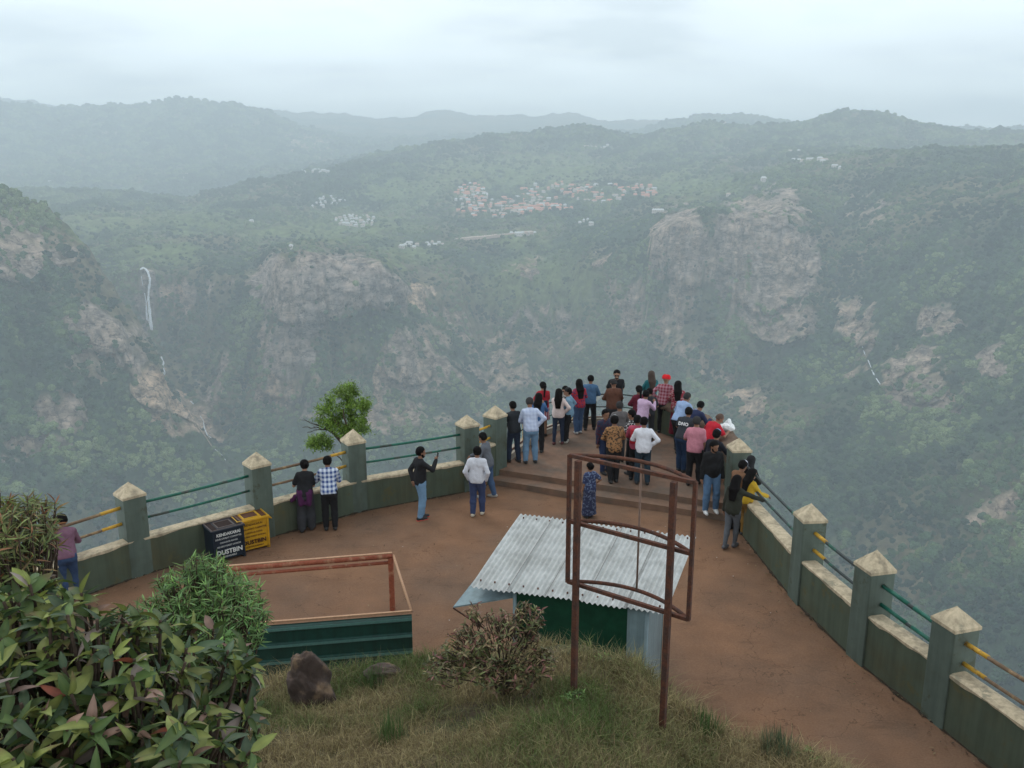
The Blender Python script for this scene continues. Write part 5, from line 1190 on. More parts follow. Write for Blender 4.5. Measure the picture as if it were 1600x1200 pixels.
def person(px, py, face, label, z=0.0, h=1.70, lean=0.0, top=None, slv='long', bot=None, kind='trousers', hair='short', arms=('down', 'down'), stance=(0.09, 0.0, 0.0), fat=1.0, hem=0.86, head=(0, 0), shoes=(0.03, 0.03, 0.03), skin=0, rail=None, extra=None, pos=None, hairmat=None, headmat=None, beard=False, glasses=False, group=None, wrap=None, kneel=0):
    """face: degrees clockwise from looking away from the viewpoint (0) ; 90 = to the right, 180 = to the viewer"""
    PCOUNT[0] += 1; rp_ = random.Random(PCOUNT[0]*7)
    if head == (0, 0): head = (rp_.uniform(2, 22), rp_.uniform(-32, 32))
    if lean == 0: lean = rp_.uniform(-0.03, 0.07)
    if stance == (0.09, 0.0, 0.0): stance = (rp_.uniform(0.07, 0.13), rp_.uniform(-0.09, 0.09), rp_.uniform(-0.06, 0.12))
    g = gp(px, py, z) if pos is None else Vector(pos)
    root = tag(empty('person', (g.x, g.y, z), -math.radians(face)), label, 'person', group)
    k = h/1.72; f = fat
    hip = np.array([0, 0, 0.93])
    def tr(p): return _rx(np.asarray(p, float), lean, hip)
    sh = np.array([0, -0.01, 1.42]); wid = 0.148 if kind in ('skirt', 'dress') or hair in ('long', 'pony', 'scarf', 'bun') else 0.168
    J = {'pelvis': hip+[0, -lean*0.12, 0.02], 'waist': tr([0, 0, 1.08]), 'chest': tr([0, 0, 1.28]), 'neck': tr([0, 0.0, 1.47])}
    hd_pitch, hd_yaw = math.radians(head[0])+lean*0.45, math.radians(head[1])
    hc = tr([0, 0.015, 1.60])+np.array([0, 0.03*math.sin(hd_pitch), -0.02*abs(math.sin(hd_pitch))])
    HR = (Matrix.Rotation(-hd_yaw, 3, 'Z') @ Matrix.Rotation(-hd_pitch, 3, 'X')); HRn = np.array(HR)
    def hd(p): return hc+HRn@(np.asarray(p, float)*1.06)
    shoulders, elbows, wrists, hands = [], [], [], []
    for s, nm in zip((-1, 1), arms):
        S = tr([s*wid, -0.01, 1.385]); off, hint = ARM[nm if isinstance(nm, str) else 'down']
        if not isinstance(nm, str): T = np.array(nm, float)
        else: T = tr(sh+np.array([s*off[0], off[1], off[2]]))
        E, W_ = _ik(S, T, 0.285, 0.255, (s*hint[0], hint[1], hint[2])); shoulders.append(S); elbows.append(E); wrists.append(W_)
        dd = W_-E; dd /= np.linalg.norm(dd); hands.append(W_+dd*0.085)
    st_w, st_l, st_r = stance
    hipj, knee, ank = [], [], []
    for s, dy in ((-1, st_l), (1, st_r)):
        H = np.array([s*0.09, -lean*0.10, 0.92]); A = np.array([s*st_w, dy, 0.085+max(0, abs(dy)-0.15)*0.15])
        K_, A = _ik(H, A, 0.425, 0.418, (s*0.1, 1, 0)); hipj.append(H); knee.append(K_); ank.append(A)
    allp = np.array([hc+[0, 0, 0.13], hc-[0, 0, 0]]+shoulders+elbows+hands+knee+ank+[J['pelvis'], J['chest']])
    lo = allp.min(0)-0.20; hi = allp.max(0)+0.20; lo[2] = -0.03
    def torso(F, o, k_=0.05):
        for s in (-1, 1):
            F.add(tr([s*0.055, -0.01, 0.98]), tr([s*0.055*f, 0.0, 1.12]), 0.100*f+o, 0.090*f+o, k_)
            F.add(tr([s*0.055*f, 0.0, 1.12]), tr([s*0.075*f, 0.0, 1.30]), 0.092*f+o, 0.098*f+o, k_)
            F.add(tr([s*0.055, -0.01, 1.345]), tr([s*(wid-0.02), -0.01, 1.378]), 0.080+o, 0.052+o, k_); F.add(tr([s*0.02, -0.015, 1.42]), tr([s*0.10, -0.015, 1.385]), 0.050+o, 0.046+o, k_)
            F.add(np.array([s*0.06, -0.015-lean*0.1, 0.90]), tr([s*0.055, -0.01, 0.98]), 0.098*f+o, 0.100*f+o, k_)
        if wid < 0.16:
            for s in (-1, 1): F.add(tr([s*0.065, 0.075, 1.27]), tr([s*0.065, 0.06, 1.25]), 0.05+o, 0.05+o, 0.04)
        if f > 1.05: F.add(tr([0, 0.05, 1.06]), tr([0, 0.06, 1.10]), 0.10*f+o, 0.10*f+o, k_)
    def arm_(F, i, o, part='all'):
        S, E, W_ = shoulders[i], elbows[i], wrists[i]
        if part == 'short':
            M = S+(E-S)*0.75; F.add(S, M, 0.049+o, 0.049+o, 0.035); return
        F.add(S, E, 0.047+o, 0.038+o, 0.035); F.add(E, W_, 0.037+o, 0.027+o+(0.006 if o > 0 else 0), 0.02)
    def leg_(F, i, o, lo_=0.0, wide=0.0):
        H, K_, A = hipj[i], knee[i], ank[i]
        F.add(H, K_, 0.088*f+o, 0.057+o+wide*.5, 0.035); F.add(K_, K_+(A-K_)*0.35, 0.056+o+wide*.5, 0.054+o+wide, 0.02); F.add(K_+(A-K_)*0.35, A, 0.054+o+wide, 0.036+o+wide, 0.02)
    def fold(F, amp, seed):
        P = F.P; w = np.sin(P[..., 2]*38+P[..., 0]*21+seed)*np.sin(P[..., 2]*17-P[..., 1]*30+seed*2.1)+0.5*np.sin(P[..., 0]*55+P[..., 2]*26+seed)
        F.D += amp*w
    # ---- body: one continuous surface
    F = Field(lo, hi, 0.0165)
    torso(F, 0.0); F.add(J['neck']-np.array([0, 0, 0.05]), hd([0, -0.01, -0.05]), 0.055, 0.050, 0.03)
    F.add(hd([0, 0.028, -0.055]), hd([0, -0.012, 0.035]), 0.056, 0.086, 0.03); F.add(hd([0, -0.03, 0.02]), hd([0, 0.01, 0.04]), 0.085, 0.082, 0.02)
    F.add(hd([0, 0.055, -0.075]), hd([0, 0.04, -0.07]), 0.028, 0.036, 0.02)
    F.add(hd([0, 0.088, 0.005]), hd([0, 0.103, -0.028]), 0.012, 0.017, 0.012)
    for s in (-1, 1): F.add(hd([s*0.084, -0.01, 0.015]), hd([s*0.082, -0.005, -0.02]), 0.014, 0.011, 0.008)
    F.add(hd([-0.02, 0.082, -0.056]), hd([0.02, 0.082, -0.056]), 0.011, 0.011, 0.008)
    for i in (0, 1):
        arm_(F, i, 0.0); F.add(wrists[i], wrists[i]+(hands[i]-wrists[i])*0.75, 0.026, 0.033, 0.015)
        leg_(F, i, 0.0); F.add(ank[i]+[0, -0.03, -0.045], ank[i]+[0, 0.13, -0.055], 0.034, 0.028, 0.03)
    V, Q = surface_nets(F); V = V*k
    # fingers and thumb rooted in the palm
    mb = MB()
    for i, s in ((0, -1), (1, 1)):
        W_, E = Vector(wrists[i]), Vector(elbows[i]); d = (Vector(hands[i])-W_).normalized(); sd = d.cross(Vector((0, 0, 1)))
        sd = sd.normalized() if sd.length > 0.2 else Vector((0, 1, 0)); nn = d.cross(sd).normalized()
        if nn.z > 0: nn = -nn
        c = W_+d*0.075
        for q, (o, ln) in enumerate(((-0.024, 0.062), (-0.008, 0.072), (0.008, 0.068), (0.023, 0.054))):
            a = c+sd*o; b = a+d*ln*0.45+nn*0.008; e = b+d*ln*0.35+nn*0.022; g_ = e+d*ln*0.12+nn*0.02
            mb.tube([a, b, e, g_], [0.0095, 0.009, 0.008, 0.006], 6)
        ths = sd*(-s if True else s); a = W_+d*0.03+ths*0.02; mb.tube([a, a+ths*0.022+d*0.022, a+ths*0.028+d*0.05+nn*0.012], [0.012, 0.010, 0.007], 6)
    FV = np.array([tuple(v) for v in mb.V])*k; faces = [tuple(q) for q in Q]+[tuple(i+len(V) for i in f_) for f_ in mb.F]
    mesh_np('body', np.concatenate([V, FV]), faces, SKIN[skin], root, True)
    # ---- eyes
    if 60 < (face+head[1]) % 360 < 300 or beard:
        me = MB()
        for s in (-1, 1):
            c = hd([s*0.031, 0.071, 0.012]); X = HRn@np.array([1., 0, 0]); Z = HRn@np.array([0, 0, 1.]); Y = HRn@np.array([0, 1., 0]); pts = []
            for a in range(8): pts.append(c+X*0.014*math.cos(a*math.pi/4)+Z*0.007*math.sin(a*math.pi/4))
            me.add([tuple(p*k) for p in pts]+[tuple((c+Y*0.006)*k)], [(a, (a+1) % 8, 8) for a in range(8)])
        for s in (-1, 1):
            m1 = MB(); m1.V = me.V[0 if s < 0 else 9:9 if s < 0 else 18]; m1.F = [(a, (a+1) % 8, 8) for a in range(8)]; m1.M = [0]*8
            m1.build('eye', mat('eye_dark', (0.012, 0.009, 0.008), rough=0.25), root, True)
    # ---- lower garment
    bm_ = bot; 
    F = Field(lo, hi, 0.019)
    hemz = None
    if kind in ('trousers', 'leggings', 'wide', 'shorts'):
        o = {'trousers': 0.016, 'leggings': 0.009, 'wide': 0.03, 'shorts': 0.022}[kind]
        for i in (0, 1): leg_(F, i, o, wide=0.012 if kind == 'trousers' else (0.03 if kind == 'wide' else 0))
        for s in (-1, 1): F.add(np.array([s*0.055, -0.015-lean*0.1, 0.90]), tr([s*0.05, -0.005, 1.04]), 0.102*f+0.014, 0.090*f+0.013, 0.05)
        fold(F, 0.0035, px*0.1)
        Pl = _rx(F.P, -lean, hip); cut = Pl[..., 2]-1.03; F.D = np.maximum(F.D, cut)
        F.D = np.maximum(F.D, (0.50 if kind == 'shorts' else 0.065)-F.P[..., 2])
    else:
        zh = {'skirt': 0.52, 'dress': 0.10}[kind]
        for s in (-1, 1):
            F.add(tr([s*0.05, 0, 1.06]), np.array([s*0.06, -0.01-lean*0.1, 0.90]), 0.092*f+0.014, 0.105*f+0.016, 0.05)
            F.add(np.array([s*0.06, -0.01-lean*0.1, 0.90]), np.array([s*0.085, 0.0, zh]), 0.115*f, 0.14*f, 0.07)
        fold(F, 0.007, px*0.1); Pl = _rx(F.P, -lean, hip)
        F.D = np.maximum(np.maximum(F.D, Pl[..., 2]-1.05), zh+0.02-F.P[..., 2])
    V, Q = surface_nets(F); mesh_np({'skirt': 'skirt', 'dress': 'dress_skirt', 'shorts': 'shorts'}.get(kind, 'trousers'), V*k, Q, bm_, root, True)
    # ---- top
    F = Field(lo, hi, 0.019); o = 0.017; torso(F, o)
    for i in (0, 1): arm_(F, i, o if slv == 'long' else o, 'all' if slv == 'long' else 'short')
    for s in (-1, 1): F.add(np.array([s*0.055, -0.01-lean*0.1, 0.93]), tr([s*0.055, -0.005, 1.06]), 0.118*f, 0.105*f+o*.6, 0.05)
    F.add(tr([0, -0.005, 1.42]), tr([0, -0.005, 1.455]), 0.068, 0.066, 0.03)
    fold(F, 0.0045, py*0.1)
    Pl = _rx(F.P, -lean, hip); neckcut = Pl[..., 2]-(1.478-0.25*np.maximum(Pl[..., 1]-0.02, 0)*3)
    bodyz = np.where(np.abs(Pl[..., 0]) < 0.085, neckcut, -1)
    F.D = np.maximum(F.D, bodyz)
    near_arm = np.minimum(_seg(F.P, shoulders[0]+(elbows[0]-shoulders[0])*.2, elbows[0], .09, .09), _seg(F.P, elbows[0], wrists[0], .075, .07))
    near_arm = np.minimum(near_arm, np.minimum(_seg(F.P, shoulders[1]+(elbows[1]-shoulders[1])*.2, elbows[1], .09, .09), _seg(F.P, elbows[1], wrists[1], .075, .07)))
    F.D = np.where(near_arm > 0.0, np.maximum(F.D, hem-Pl[..., 2]), F.D)
    V, Q = surface_nets(F); mesh_np('top', V*k, Q, top, root, True)
    # ---- hair or headwear
    F = Field(hc-[.2, .26, .62], hc+[.2, .2, .24], 0.0135)
    hr = {'short': 0.010, 'thin': 0.004}.get(hair, 0.014)
    F.add(hd([0, -0.016, 0.03]), hd([0, -0.012, 0.048]), 0.088+hr, 0.088+hr, 0.02); F.add(hd([0, -0.035, 0.01]), hd([0, -0.028, 0.045]), 0.084+hr, 0.086+hr, 0.02)
    Ph = (F.P-hc)@HRn/1.06
    face_cut = np.minimum(Ph[..., 1]-0.035+0.0*Ph[..., 2], 0.060-Ph[..., 2])      # keep the face free
    side_cut = np.minimum(Ph[..., 1]+0.01, 0.02-Ph[..., 2])
    F.D = np.maximum(F.D, face_cut); F.D = np.maximum(F.D, side_cut)
    nape = {'short': -0.055, 'thin': -0.03}.get(hair, -0.07)
    F.D = np.maximum(F.D, nape-Ph[..., 2])
    hm = hairmat or M_HAIR
    F.D += 0.0025*np.sin(F.P[..., 0]*140)*np.sin(F.P[..., 2]*60+F.P[..., 1]*90)
    if hair in ('long', 'pony', 'bun'):
        if hair == 'long':
            for s in (-1, 0, 1):
                F.add(hd([s*0.045, -0.07, 0.0]), tr([s*0.06, -0.11, 1.42]), 0.055, 0.058, 0.03); F.add(tr([s*0.06, -0.11, 1.42]), tr([s*0.05, -0.13, 1.18]), 0.055, 0.030, 0.03)
            for s in (-1, 1): F.add(hd([s*0.07, -0.02, 0.0]), tr([s*0.09, -0.06, 1.42]), 0.035, 0.035, 0.03)
        elif hair == 'pony':
            F.add(hd([0, -0.10, 0.01]), hd([0, -0.145, -0.02]), 0.035, 0.04, 0.02); F.add(hd([0, -0.145, -0.02]), tr([0, -0.15, 1.30]), 0.042, 0.022, 0.03)
        else: F.add(hd([0, -0.12, 0.02]), hd([0, -0.13, 0.03]), 0.048, 0.045, 0.02)
    if hair == 'scarf':
        F.D[:] = 0.5; F.add(hd([0, -0.014, 0.03]), hd([0, -0.010, 0.042]), 0.104, 0.102, 0.02); F.add(hd([0, -0.02, -0.04]), tr([0, -0.02, 1.40]), 0.095, 0.12, 0.04)
        for s in (-1, 1): F.add(tr([s*0.06, -0.04, 1.42]), tr([s*0.10, -0.06, 1.33]), 0.085, 0.075, 0.04)
        F.D = np.maximum(F.D, -(np.hypot((Ph[..., 0])/0.058, (Ph[..., 2]+0.015)/0.080)-1)*0.06*(Ph[..., 1] > 0.02)-(Ph[..., 1] <= 0.02))
        V, Q = surface_nets(F); mesh_np('head_scarf', V*k, Q, headmat, root, True)
    elif hair == 'turban':
        F.D[:] = 0.5
        F.add(hd([-0.03, -0.02, 0.055]), hd([0.03, -0.02, 0.055]), 0.098, 0.098, 0.03); F.add(hd([-0.02, 0.05, 0.085]), hd([0.02, 0.05, 0.085]), 0.045, 0.045, 0.03); F.add(hd([0, -0.06, 0.03]), hd([0, -0.07, 0.02]), 0.075, 0.07, 0.03)
        F.D = np.maximum(F.D, (0.012+0.5*np.maximum(Ph[..., 1], 0))-Ph[..., 2]); F.D += 0.004*np.sin(Ph[..., 2]*130+np.abs(Ph[..., 0])*90)
        V, Q = surface_nets(F); mesh_np('turban', V*k, Q, headmat, root, True)
    elif hair == 'cap':
        V, Q = surface_nets(F); mesh_np('hair', V*k, Q, hm, root, True)
        F.D[:] = 0.5; F.add(hd([0, -0.012, 0.04]), hd([0, -0.01, 0.055]), 0.104, 0.100, 0.02); F.D = np.maximum(F.D, 0.035-Ph[..., 2])
        br = np.maximum(np.hypot(Ph[..., 0]/0.075, (Ph[..., 1]-0.085)/0.085)-1, 0)*0.08
        F.D = np.minimum(F.D, np.maximum(br, np.abs(Ph[..., 2]-0.045+0.6*np.maximum(Ph[..., 1]-0.06, 0)*0.5)-0.011))
        V, Q = surface_nets(F); mesh_np('cap', V*k, Q, headmat, root, True)
    elif hair != 'bald':
        V, Q = surface_nets(F)
        if len(V): mesh_np('hair', V*k, Q, hm, root, True)
    if beard:
        F = Field(hc-[.12, .14, .16], hc+[.12, .16, .04], 0.011); F.add(hd([0, 0.028, -0.062]), hd([0, 0.0, -0.01]), 0.060, 0.073, 0.02); F.add(hd([0, 0.056, -0.083]), hd([0, 0.045, -0.075]), 0.034, 0.04, 0.02)
        Ph2 = (F.P-hc)@HRn; F.D = np.maximum(F.D, Ph2[..., 2]-np.where(np.abs(Ph2[..., 0]) > 0.045, -0.01, -0.064)); F.D = np.maximum(F.D, -0.012-Ph2[..., 1])
        V, Q = surface_nets(F)
        if len(V): mesh_np('beard', V*k, Q, M_HAIR, root, True)
    if glasses:
        me = MB(); X = HRn@np.array([1., 0, 0]); Y = HRn@np.array([0, 1., 0]); Z = HRn@np.array([0, 0, 1.])
        for s in (-1, 1): me.box(Vector(hd([s*0.034, 0.094, 0.010]))*k, (0.055, 0.008, 0.038), ax=(Vector(X), Vector(Y), Vector(Z)), bev=0.003)
        me.box(Vector(hd([0, 0.095, 0.018]))*k, (0.02, 0.006, 0.006), ax=(Vector(X), Vector(Y), Vector(Z)))
        me.build('sunglasses', mat('dark_lens', (0.008, 0.008, 0.01), rough=0.15, spec=0.6), root)
    # ---- shoes
    for i in (0, 1):
        A = ank[i]; F = Field(A+[-.1, -.14, -.12], A+[.1, .26, .06], 0.0125)
        F.add(A+[0, -0.045, -0.035], A+[0, 0.05, -0.045], 0.047, 0.046, 0.03); F.add(A+[0, 0.05, -0.045], A+[0, 0.150, -0.055], 0.046, 0.036, 0.03)
        F.D = np.maximum(F.D, (A[2]-0.083)-F.P[..., 2]); F.D = np.maximum(F.D, F.P[..., 2]-(A[2]+0.012))
        V, Q = surface_nets(F); sm = mat('shoe_%02d_%02d_%02d' % tuple(int(c*99) for c in shoes), shoes, rough=0.6, var=0.1)
        so = mesh_np('shoe', V*k, Q, sm, root, True)
        if max(shoes) < 0.2 and extra == 'red_soles':
            me = MB(); me.box(Vector(A+[0, 0.05, -0.078])*k, (0.095, 0.27, 0.02), bev=0.008); s2 = me.build('sole', mat('red_sole', (0.5, 0.06, 0.04), rough=0.6), so)
    ctx = dict(J=J, tr=tr, k=k, hands=hands, hd=hd, hc=hc, HR=HR, wrists=wrists, lo=lo, hi=hi, torso=torso, hip=hip, lean=lean, elbows=elbows, shoulders=shoulders, f=f)
    if wrap: wrap(root, ctx)
    return root, ctx
def phone(root, ctx, i=1, tiltx=0.0):
    """a phone held in hand i of a person"""
    h_ = Matrix.Translation(root.location) @ root.rotation_euler.to_matrix().to_4x4()
    p = h_ @ (Vector(ctx['hands'][i])*ctx['k']+Vector((0, 0.02, 0.03)))
    mb = MB(); mb.box((0, 0, 0), (0.075, 0.010, 0.150), bev=0.004)
    o = mb.build('phone', mat('phone_black', (0.012, 0.012, 0.014), rough=0.3), loc=p); o.rotation_euler = (math.radians(-12), 0, root.rotation_euler.z)
    return o
C = cloth
BLACK = C('black_cloth', (0.012, 0.012, 0.014)); CHAR = C('charcoal_cloth', (0.035, 0.037, 0.042)); NAVY = C('navy_cloth', (0.014, 0.020, 0.042)); WHITE = C('white_cloth', (0.56, 0.57, 0.62)); LJEAN = C('light_blue_denim', (0.16, 0.28, 0.42)); JEAN = C('blue_denim', (0.055, 0.10, 0.19)); DJEAN = C('dark_denim', (0.022, 0.033, 0.062)); RED = C('red_cloth', (0.36, 0.018, 0.030)); MAROON = C('maroon_cloth', (0.12, 0.012, 0.028))
def jacket_at_waist(root, ctx):
    tr, k = ctx['tr'], ctx['k']; F = Field(ctx['lo'], ctx['hi'], 0.019)
    for s in (-1, 1):
        F.add(tr([s*0.07, -0.02, 1.00]), tr([s*0.07, -0.02, 0.98]), 0.125, 0.13, 0.04); F.add(np.array([s*0.10, -0.10, 0.95]), np.array([s*0.09, -0.13, 0.74]), 0.07, 0.075, 0.06)
    F.add(np.array([-0.22, -0.05, 0.90]), np.array([-0.30, -0.04, 0.80]), 0.05, 0.05, 0.05); F.D += 0.008*np.sin(F.P[..., 0]*60+F.P[..., 2]*15)
    F.D = np.maximum(F.D, F.P[..., 2]-1.07)
    V, Q = surface_nets(F); mesh_np('tied_jacket', V*k, Q, C('purple_jacket', (0.060, 0.012, 0.055)), root, True)
def backpack_of(colm):
    def fn(root, ctx):
        tr, k = ctx['tr'], ctx['k']; mb = MB(); ax = [Vector(tr(v)-tr([0, 0, 0])) for v in ([1, 0, 0], [0, 1, 0], [0, 0, 1])]
        mb.box(Vector(tr([0, -0.17, 1.22]))*k, (0.27, 0.13, 0.38), ax=ax, bev=0.04); mb.build('backpack', colm, root, True)
    return fn
def sling_of(colm):
    def fn(root, ctx):
        tr, k = ctx['tr'], ctx['k']; mb = MB(); ax = [Vector(tr(v)-tr([0, 0, 0])) for v in ([1, 0, 0], [0, 1, 0], [0, 0, 1])]
        mb.box(Vector(tr([-0.02, -0.15, 1.10]))*k, (0.24, 0.08, 0.16), ax=ax, bev=0.03); mb.build('bag', colm, root, True)
    return fn
U = 0.30
p1, c1_ = person(480, 829, -8, 'woman in black with a purple jacket tied round her waist leaning on the left wall', lean=0.28, h=1.62, top=BLACK, slv='short', bot=CHAR, kind='wide', hair='bun', arms=((-0.20, 0.36, 1.08), (0.12, 0.36, 1.08)), wrap=jacket_at_waist, skin=1)
person(517, 828, -12, 'man in a blue and white plaid shirt leaning on the left wall', lean=0.40, top=C('blue_white_plaid', (0.55, 0.60, 0.68), 'plaid', (0.025, 0.06, 0.20)), bot=BLACK, arms=((-0.24, 0.50, 1.06), (0.18, 0.50, 1.04)), stance=(0.10, 0.02, 0.0))
r, c = person(658, 811, 62, 'man in a black sweater and pale blue jeans taking a picture with his phone', h=1.74, top=BLACK, bot=LJEAN, arms=('back', 'phone'), beard=True, extra='red_soles', stance=(0.07, 0.05, -0.05)); o = phone(r, c); tag(o, 'black phone held up by the man in the black sweater and pale jeans', 'phone')
person(746, 806, 8, 'man in a white sweatshirt and dark blue jeans with his hands in his pockets', h=1.68, top=WHITE, bot=C('indigo_denim', (0.038, 0.055, 0.125)), arms=('pocket', 'pocket'), shoes=(0.5, 0.45, 0.36), stance=(0.10, -0.05, 0.10), fat=1.05)
person(762, 778, -75, 'man in a grey shirt leaning on the wall behind the man in white sweatshirt', h=1.68, top=C('grey_cloth', (0.11, 0.12, 0.14)), bot=JEAN, lean=0.15, arms=('front', (0.10, 0.45, 1.05)), shoes=(0.35, 0.33, 0.3), stance=(0.08, 0.12, -0.15))
person(112, 937, -28, 'person in a mauve shirt and blue jeans leaning over the wall behind the left shrubs', lean=0.42, top=C('mauve_cloth', (0.17, 0.085, 0.125)), bot=C('bright_denim', (0.035, 0.065, 0.14)), arms=((-0.24, 0.5, 1.0), (0.2, 0.5, 1.0)), h=1.66)
# upper terrace, left group
person(803, 722, -30, 'man in a dark charcoal jacket and dark jeans at the left rail of the terrace', z=U, h=1.66, lean=0.10, top=C('dark_charcoal', (0.022, 0.025, 0.030)), bot=DJEAN, arms=('front', 'front'), stance=(0.12, 0.08, -0.06))
person(829, 724, -8, 'man in a pale blue checked shirt and light jeans bending over the left rail', z=U, h=1.78, lean=0.26, top=C('pale_check', (0.50, 0.56, 0.70), 'plaid', (0.40, 0.46, 0.62)), bot=LJEAN, arms=('front', 'hip'), head=(28, 0), fat=1.08, hairmat=M_GREYHAIR)
person(840, 706, 15, 'person with loose dark hair and blue top beyond the pale checked shirt man', z=U, h=1.66, lean=0.10, top=C('mid_blue_cloth', (0.05, 0.12, 0.26)), bot=BLACK, hair='long', arms=('phone', 'phone'))
person(848, 681, -12, 'woman in a red top and pink striped skirt with a long black ponytail', z=U, h=1.62, top=RED, slv='short', bot=C('pink_stripe', (0.62, 0.42, 0.46), 'stripe', (0.42, 0.08, 0.12)), kind='skirt', hair='pony', arms=('front', 'phone_low'), wrap=sling_of(NAVY), skin=1)
person(872, 694, 12, 'woman in a pale pink blouse and navy trousers with shoulder-length black hair', z=U, h=1.62, top=C('pale_pink_cloth', (0.62, 0.50, 0.47)), bot=DJEAN, kind='leggings', hair='long', arms=('phone', 'hip'), shoes=(0.10, 0.03, 0.03), skin=1)
person(882, 686, 172, 'woman in sunglasses and a white and dark top facing the viewer between two friends', z=U, h=1.58, top=C('white_dark_top', (0.45, 0.42, 0.38), 'blotch', (0.05, 0.04, 0.04)), slv='short', bot=BLACK, kind='skirt', hair='bun', glasses=True, arms=('front', 'hip'), skin=1)
person(888, 692, -70, 'woman in an open blue denim shirt over black trousers with a black cap', z=U, h=1.62, top=C('denim_shirt', (0.16, 0.28, 0.38)), bot=BLACK, hair='cap', headmat=BLACK, arms=('phone_low', 'hip'), hem=0.74, shoes=(0.45, 0.43, 0.38), skin=1)
person(904, 678, -18, 'woman in a red and blue top with very long black hair and blue jeans', z=U, h=1.66, top=C('red_blue_top', (0.40, 0.02, 0.03), 'blotch', (0.02, 0.03, 0.12)), slv='long', bot=JEAN, hair='long', arms=('front', 'front'), shoes=(0.4, 0.4, 0.4))
person(921, 672, 10, 'man in a mid blue denim shirt and black trousers beside the yellow rail post', z=U, h=1.68, top=C('mid_denim', (0.065, 0.14, 0.25)), bot=BLACK, arms=('phone_low', 'front'))
# tip
person(961, 668, 176, 'bearded man in a black T-shirt and sunglasses facing the viewer at the far point', z=U, h=1.80, top=BLACK, slv='short', bot=BLACK, arms=('back', 'back'), beard=True, glasses=True, fat=1.08, skin=1)
person(957, 682, -5, 'broad man in a brown shirt standing before the man with sunglasses', z=U, h=1.72, top=C('brown_cloth', (0.105, 0.045, 0.028)), bot=CHAR, arms=('front', 'front'), fat=1.22, hairmat=M_GREYHAIR, hair='thin')
person(966, 722, -10, 'grey shirted man hidden behind the man in the camouflage shirt', z=U, h=1.66, top=C('warm_grey', (0.12, 0.11, 0.11)), bot=CHAR, hairmat=M_GREYHAIR, arms=('front', 'front'))
person(943, 738, 150, 'smiling man in a navy jacket over a maroon shirt facing the group', z=U, h=1.68, top=C('navy_maroon', (0.016, 0.022, 0.052), 'blotch', (0.07, 0.010, 0.018)), bot=C('deep_blue_cloth', (0.022, 0.035, 0.085)), arms=('out', 'down'), head=(8, 0))
person(958, 754, -6, 'man in an orange brown camouflage shirt with a black and white checked cap', z=U, h=1.72, top=C('camouflage', (0.30, 0.15, 0.06), 'blotch', (0.035, 0.022, 0.014)), bot=BLACK, hair='cap', headmat=C('checked_cap', (0.5, 0.5, 0.52), 'plaid', (0.02, 0.02, 0.02)), arms=('front', 'front'), fat=1.1, hem=0.80, head=(10, 15))
person(987, 741, -45, 'man in a black and white patterned shirt in the middle group', z=U, h=1.70, top=C('black_white_print', (0.012, 0.012, 0.013), 'blotch', (0.5, 0.5, 0.5)), slv='short', bot=BLACK, arms=('front', 'front'))
person(993, 750, 20, 'man with a red backpack just left of the man in the white shirt', z=U, h=1.68, top=C('rose_cloth', (0.42, 0.07, 0.12)), bot=BLACK, arms=('front', 'down'), wrap=backpack_of(RED))
person(1003, 757, 5, 'man in a white long-sleeved shirt and dark jeans with a hand on his hip', z=U, h=1.72, top=C('bright_white', (0.68, 0.69, 0.74)), bot=C('slate_denim', (0.022, 0.040, 0.058)), arms=('front', 'hip'), fat=1.06, head=(12, 25), stance=(0.13, 0.03, 0.0))
person(996, 688, -14, 'woman with a long black braid in a maroon top near the tip rail', z=U, h=1.62, top=MAROON, bot=CHAR, hair='pony', arms=('front', 'front'))
person(1002, 700, 50, 'man in a lilac pink shirt holding up a phone near the tip', z=U, h=1.66, top=C('lilac_cloth', (0.52, 0.36, 0.50)), bot=C('pale_jean', (0.18, 0.27, 0.38)), arms=('front', 'phone'), lean=0.15)
person(1012, 688, 10, 'person in dark grey with short hair beside the man in the lilac shirt', z=U, h=1.54, lean=0.12, top=C('dark_grey_tee', (0.030, 0.032, 0.038)), slv='short', bot=CHAR, arms=('front', 'front'))
person(1015, 663, -10, 'woman in a teal top with brown hair held by a cream clip at the tip', z=U, h=1.68, top=C('teal_cloth', (0.012, 0.115, 0.13)), bot=C('pale_trouser', (0.24, 0.32, 0.34)), hair='long', arms=('front', 'front'), hairmat=mat('brown_hair', (0.045, 0.028, 0.02), rough=0.6), skin=1)
person(1035, 677, 28, 'man in a bright red turban and red plaid shirt bending forward', z=U, h=1.76, lean=0.20, top=C('red_plaid', (0.20, 0.018, 0.035), 'plaid', (0.38, 0.20, 0.24)), bot=BLACK, hair='turban', headmat=C('red_turban', (0.55, 0.012, 0.018)), arms=('hip', 'front'), beard=True, head=(12, 0))
person(1056, 683, 12, 'woman in a red flowered dress with long black hair behind the turbaned man', z=U, h=1.68, top=C('red_floral', (0.22, 0.015, 0.03), 'blotch', (0.40, 0.26, 0.26)), bot=C('red_floral2', (0.16, 0.015, 0.03)), kind='dress', hair='long', arms=('front', 'front'))
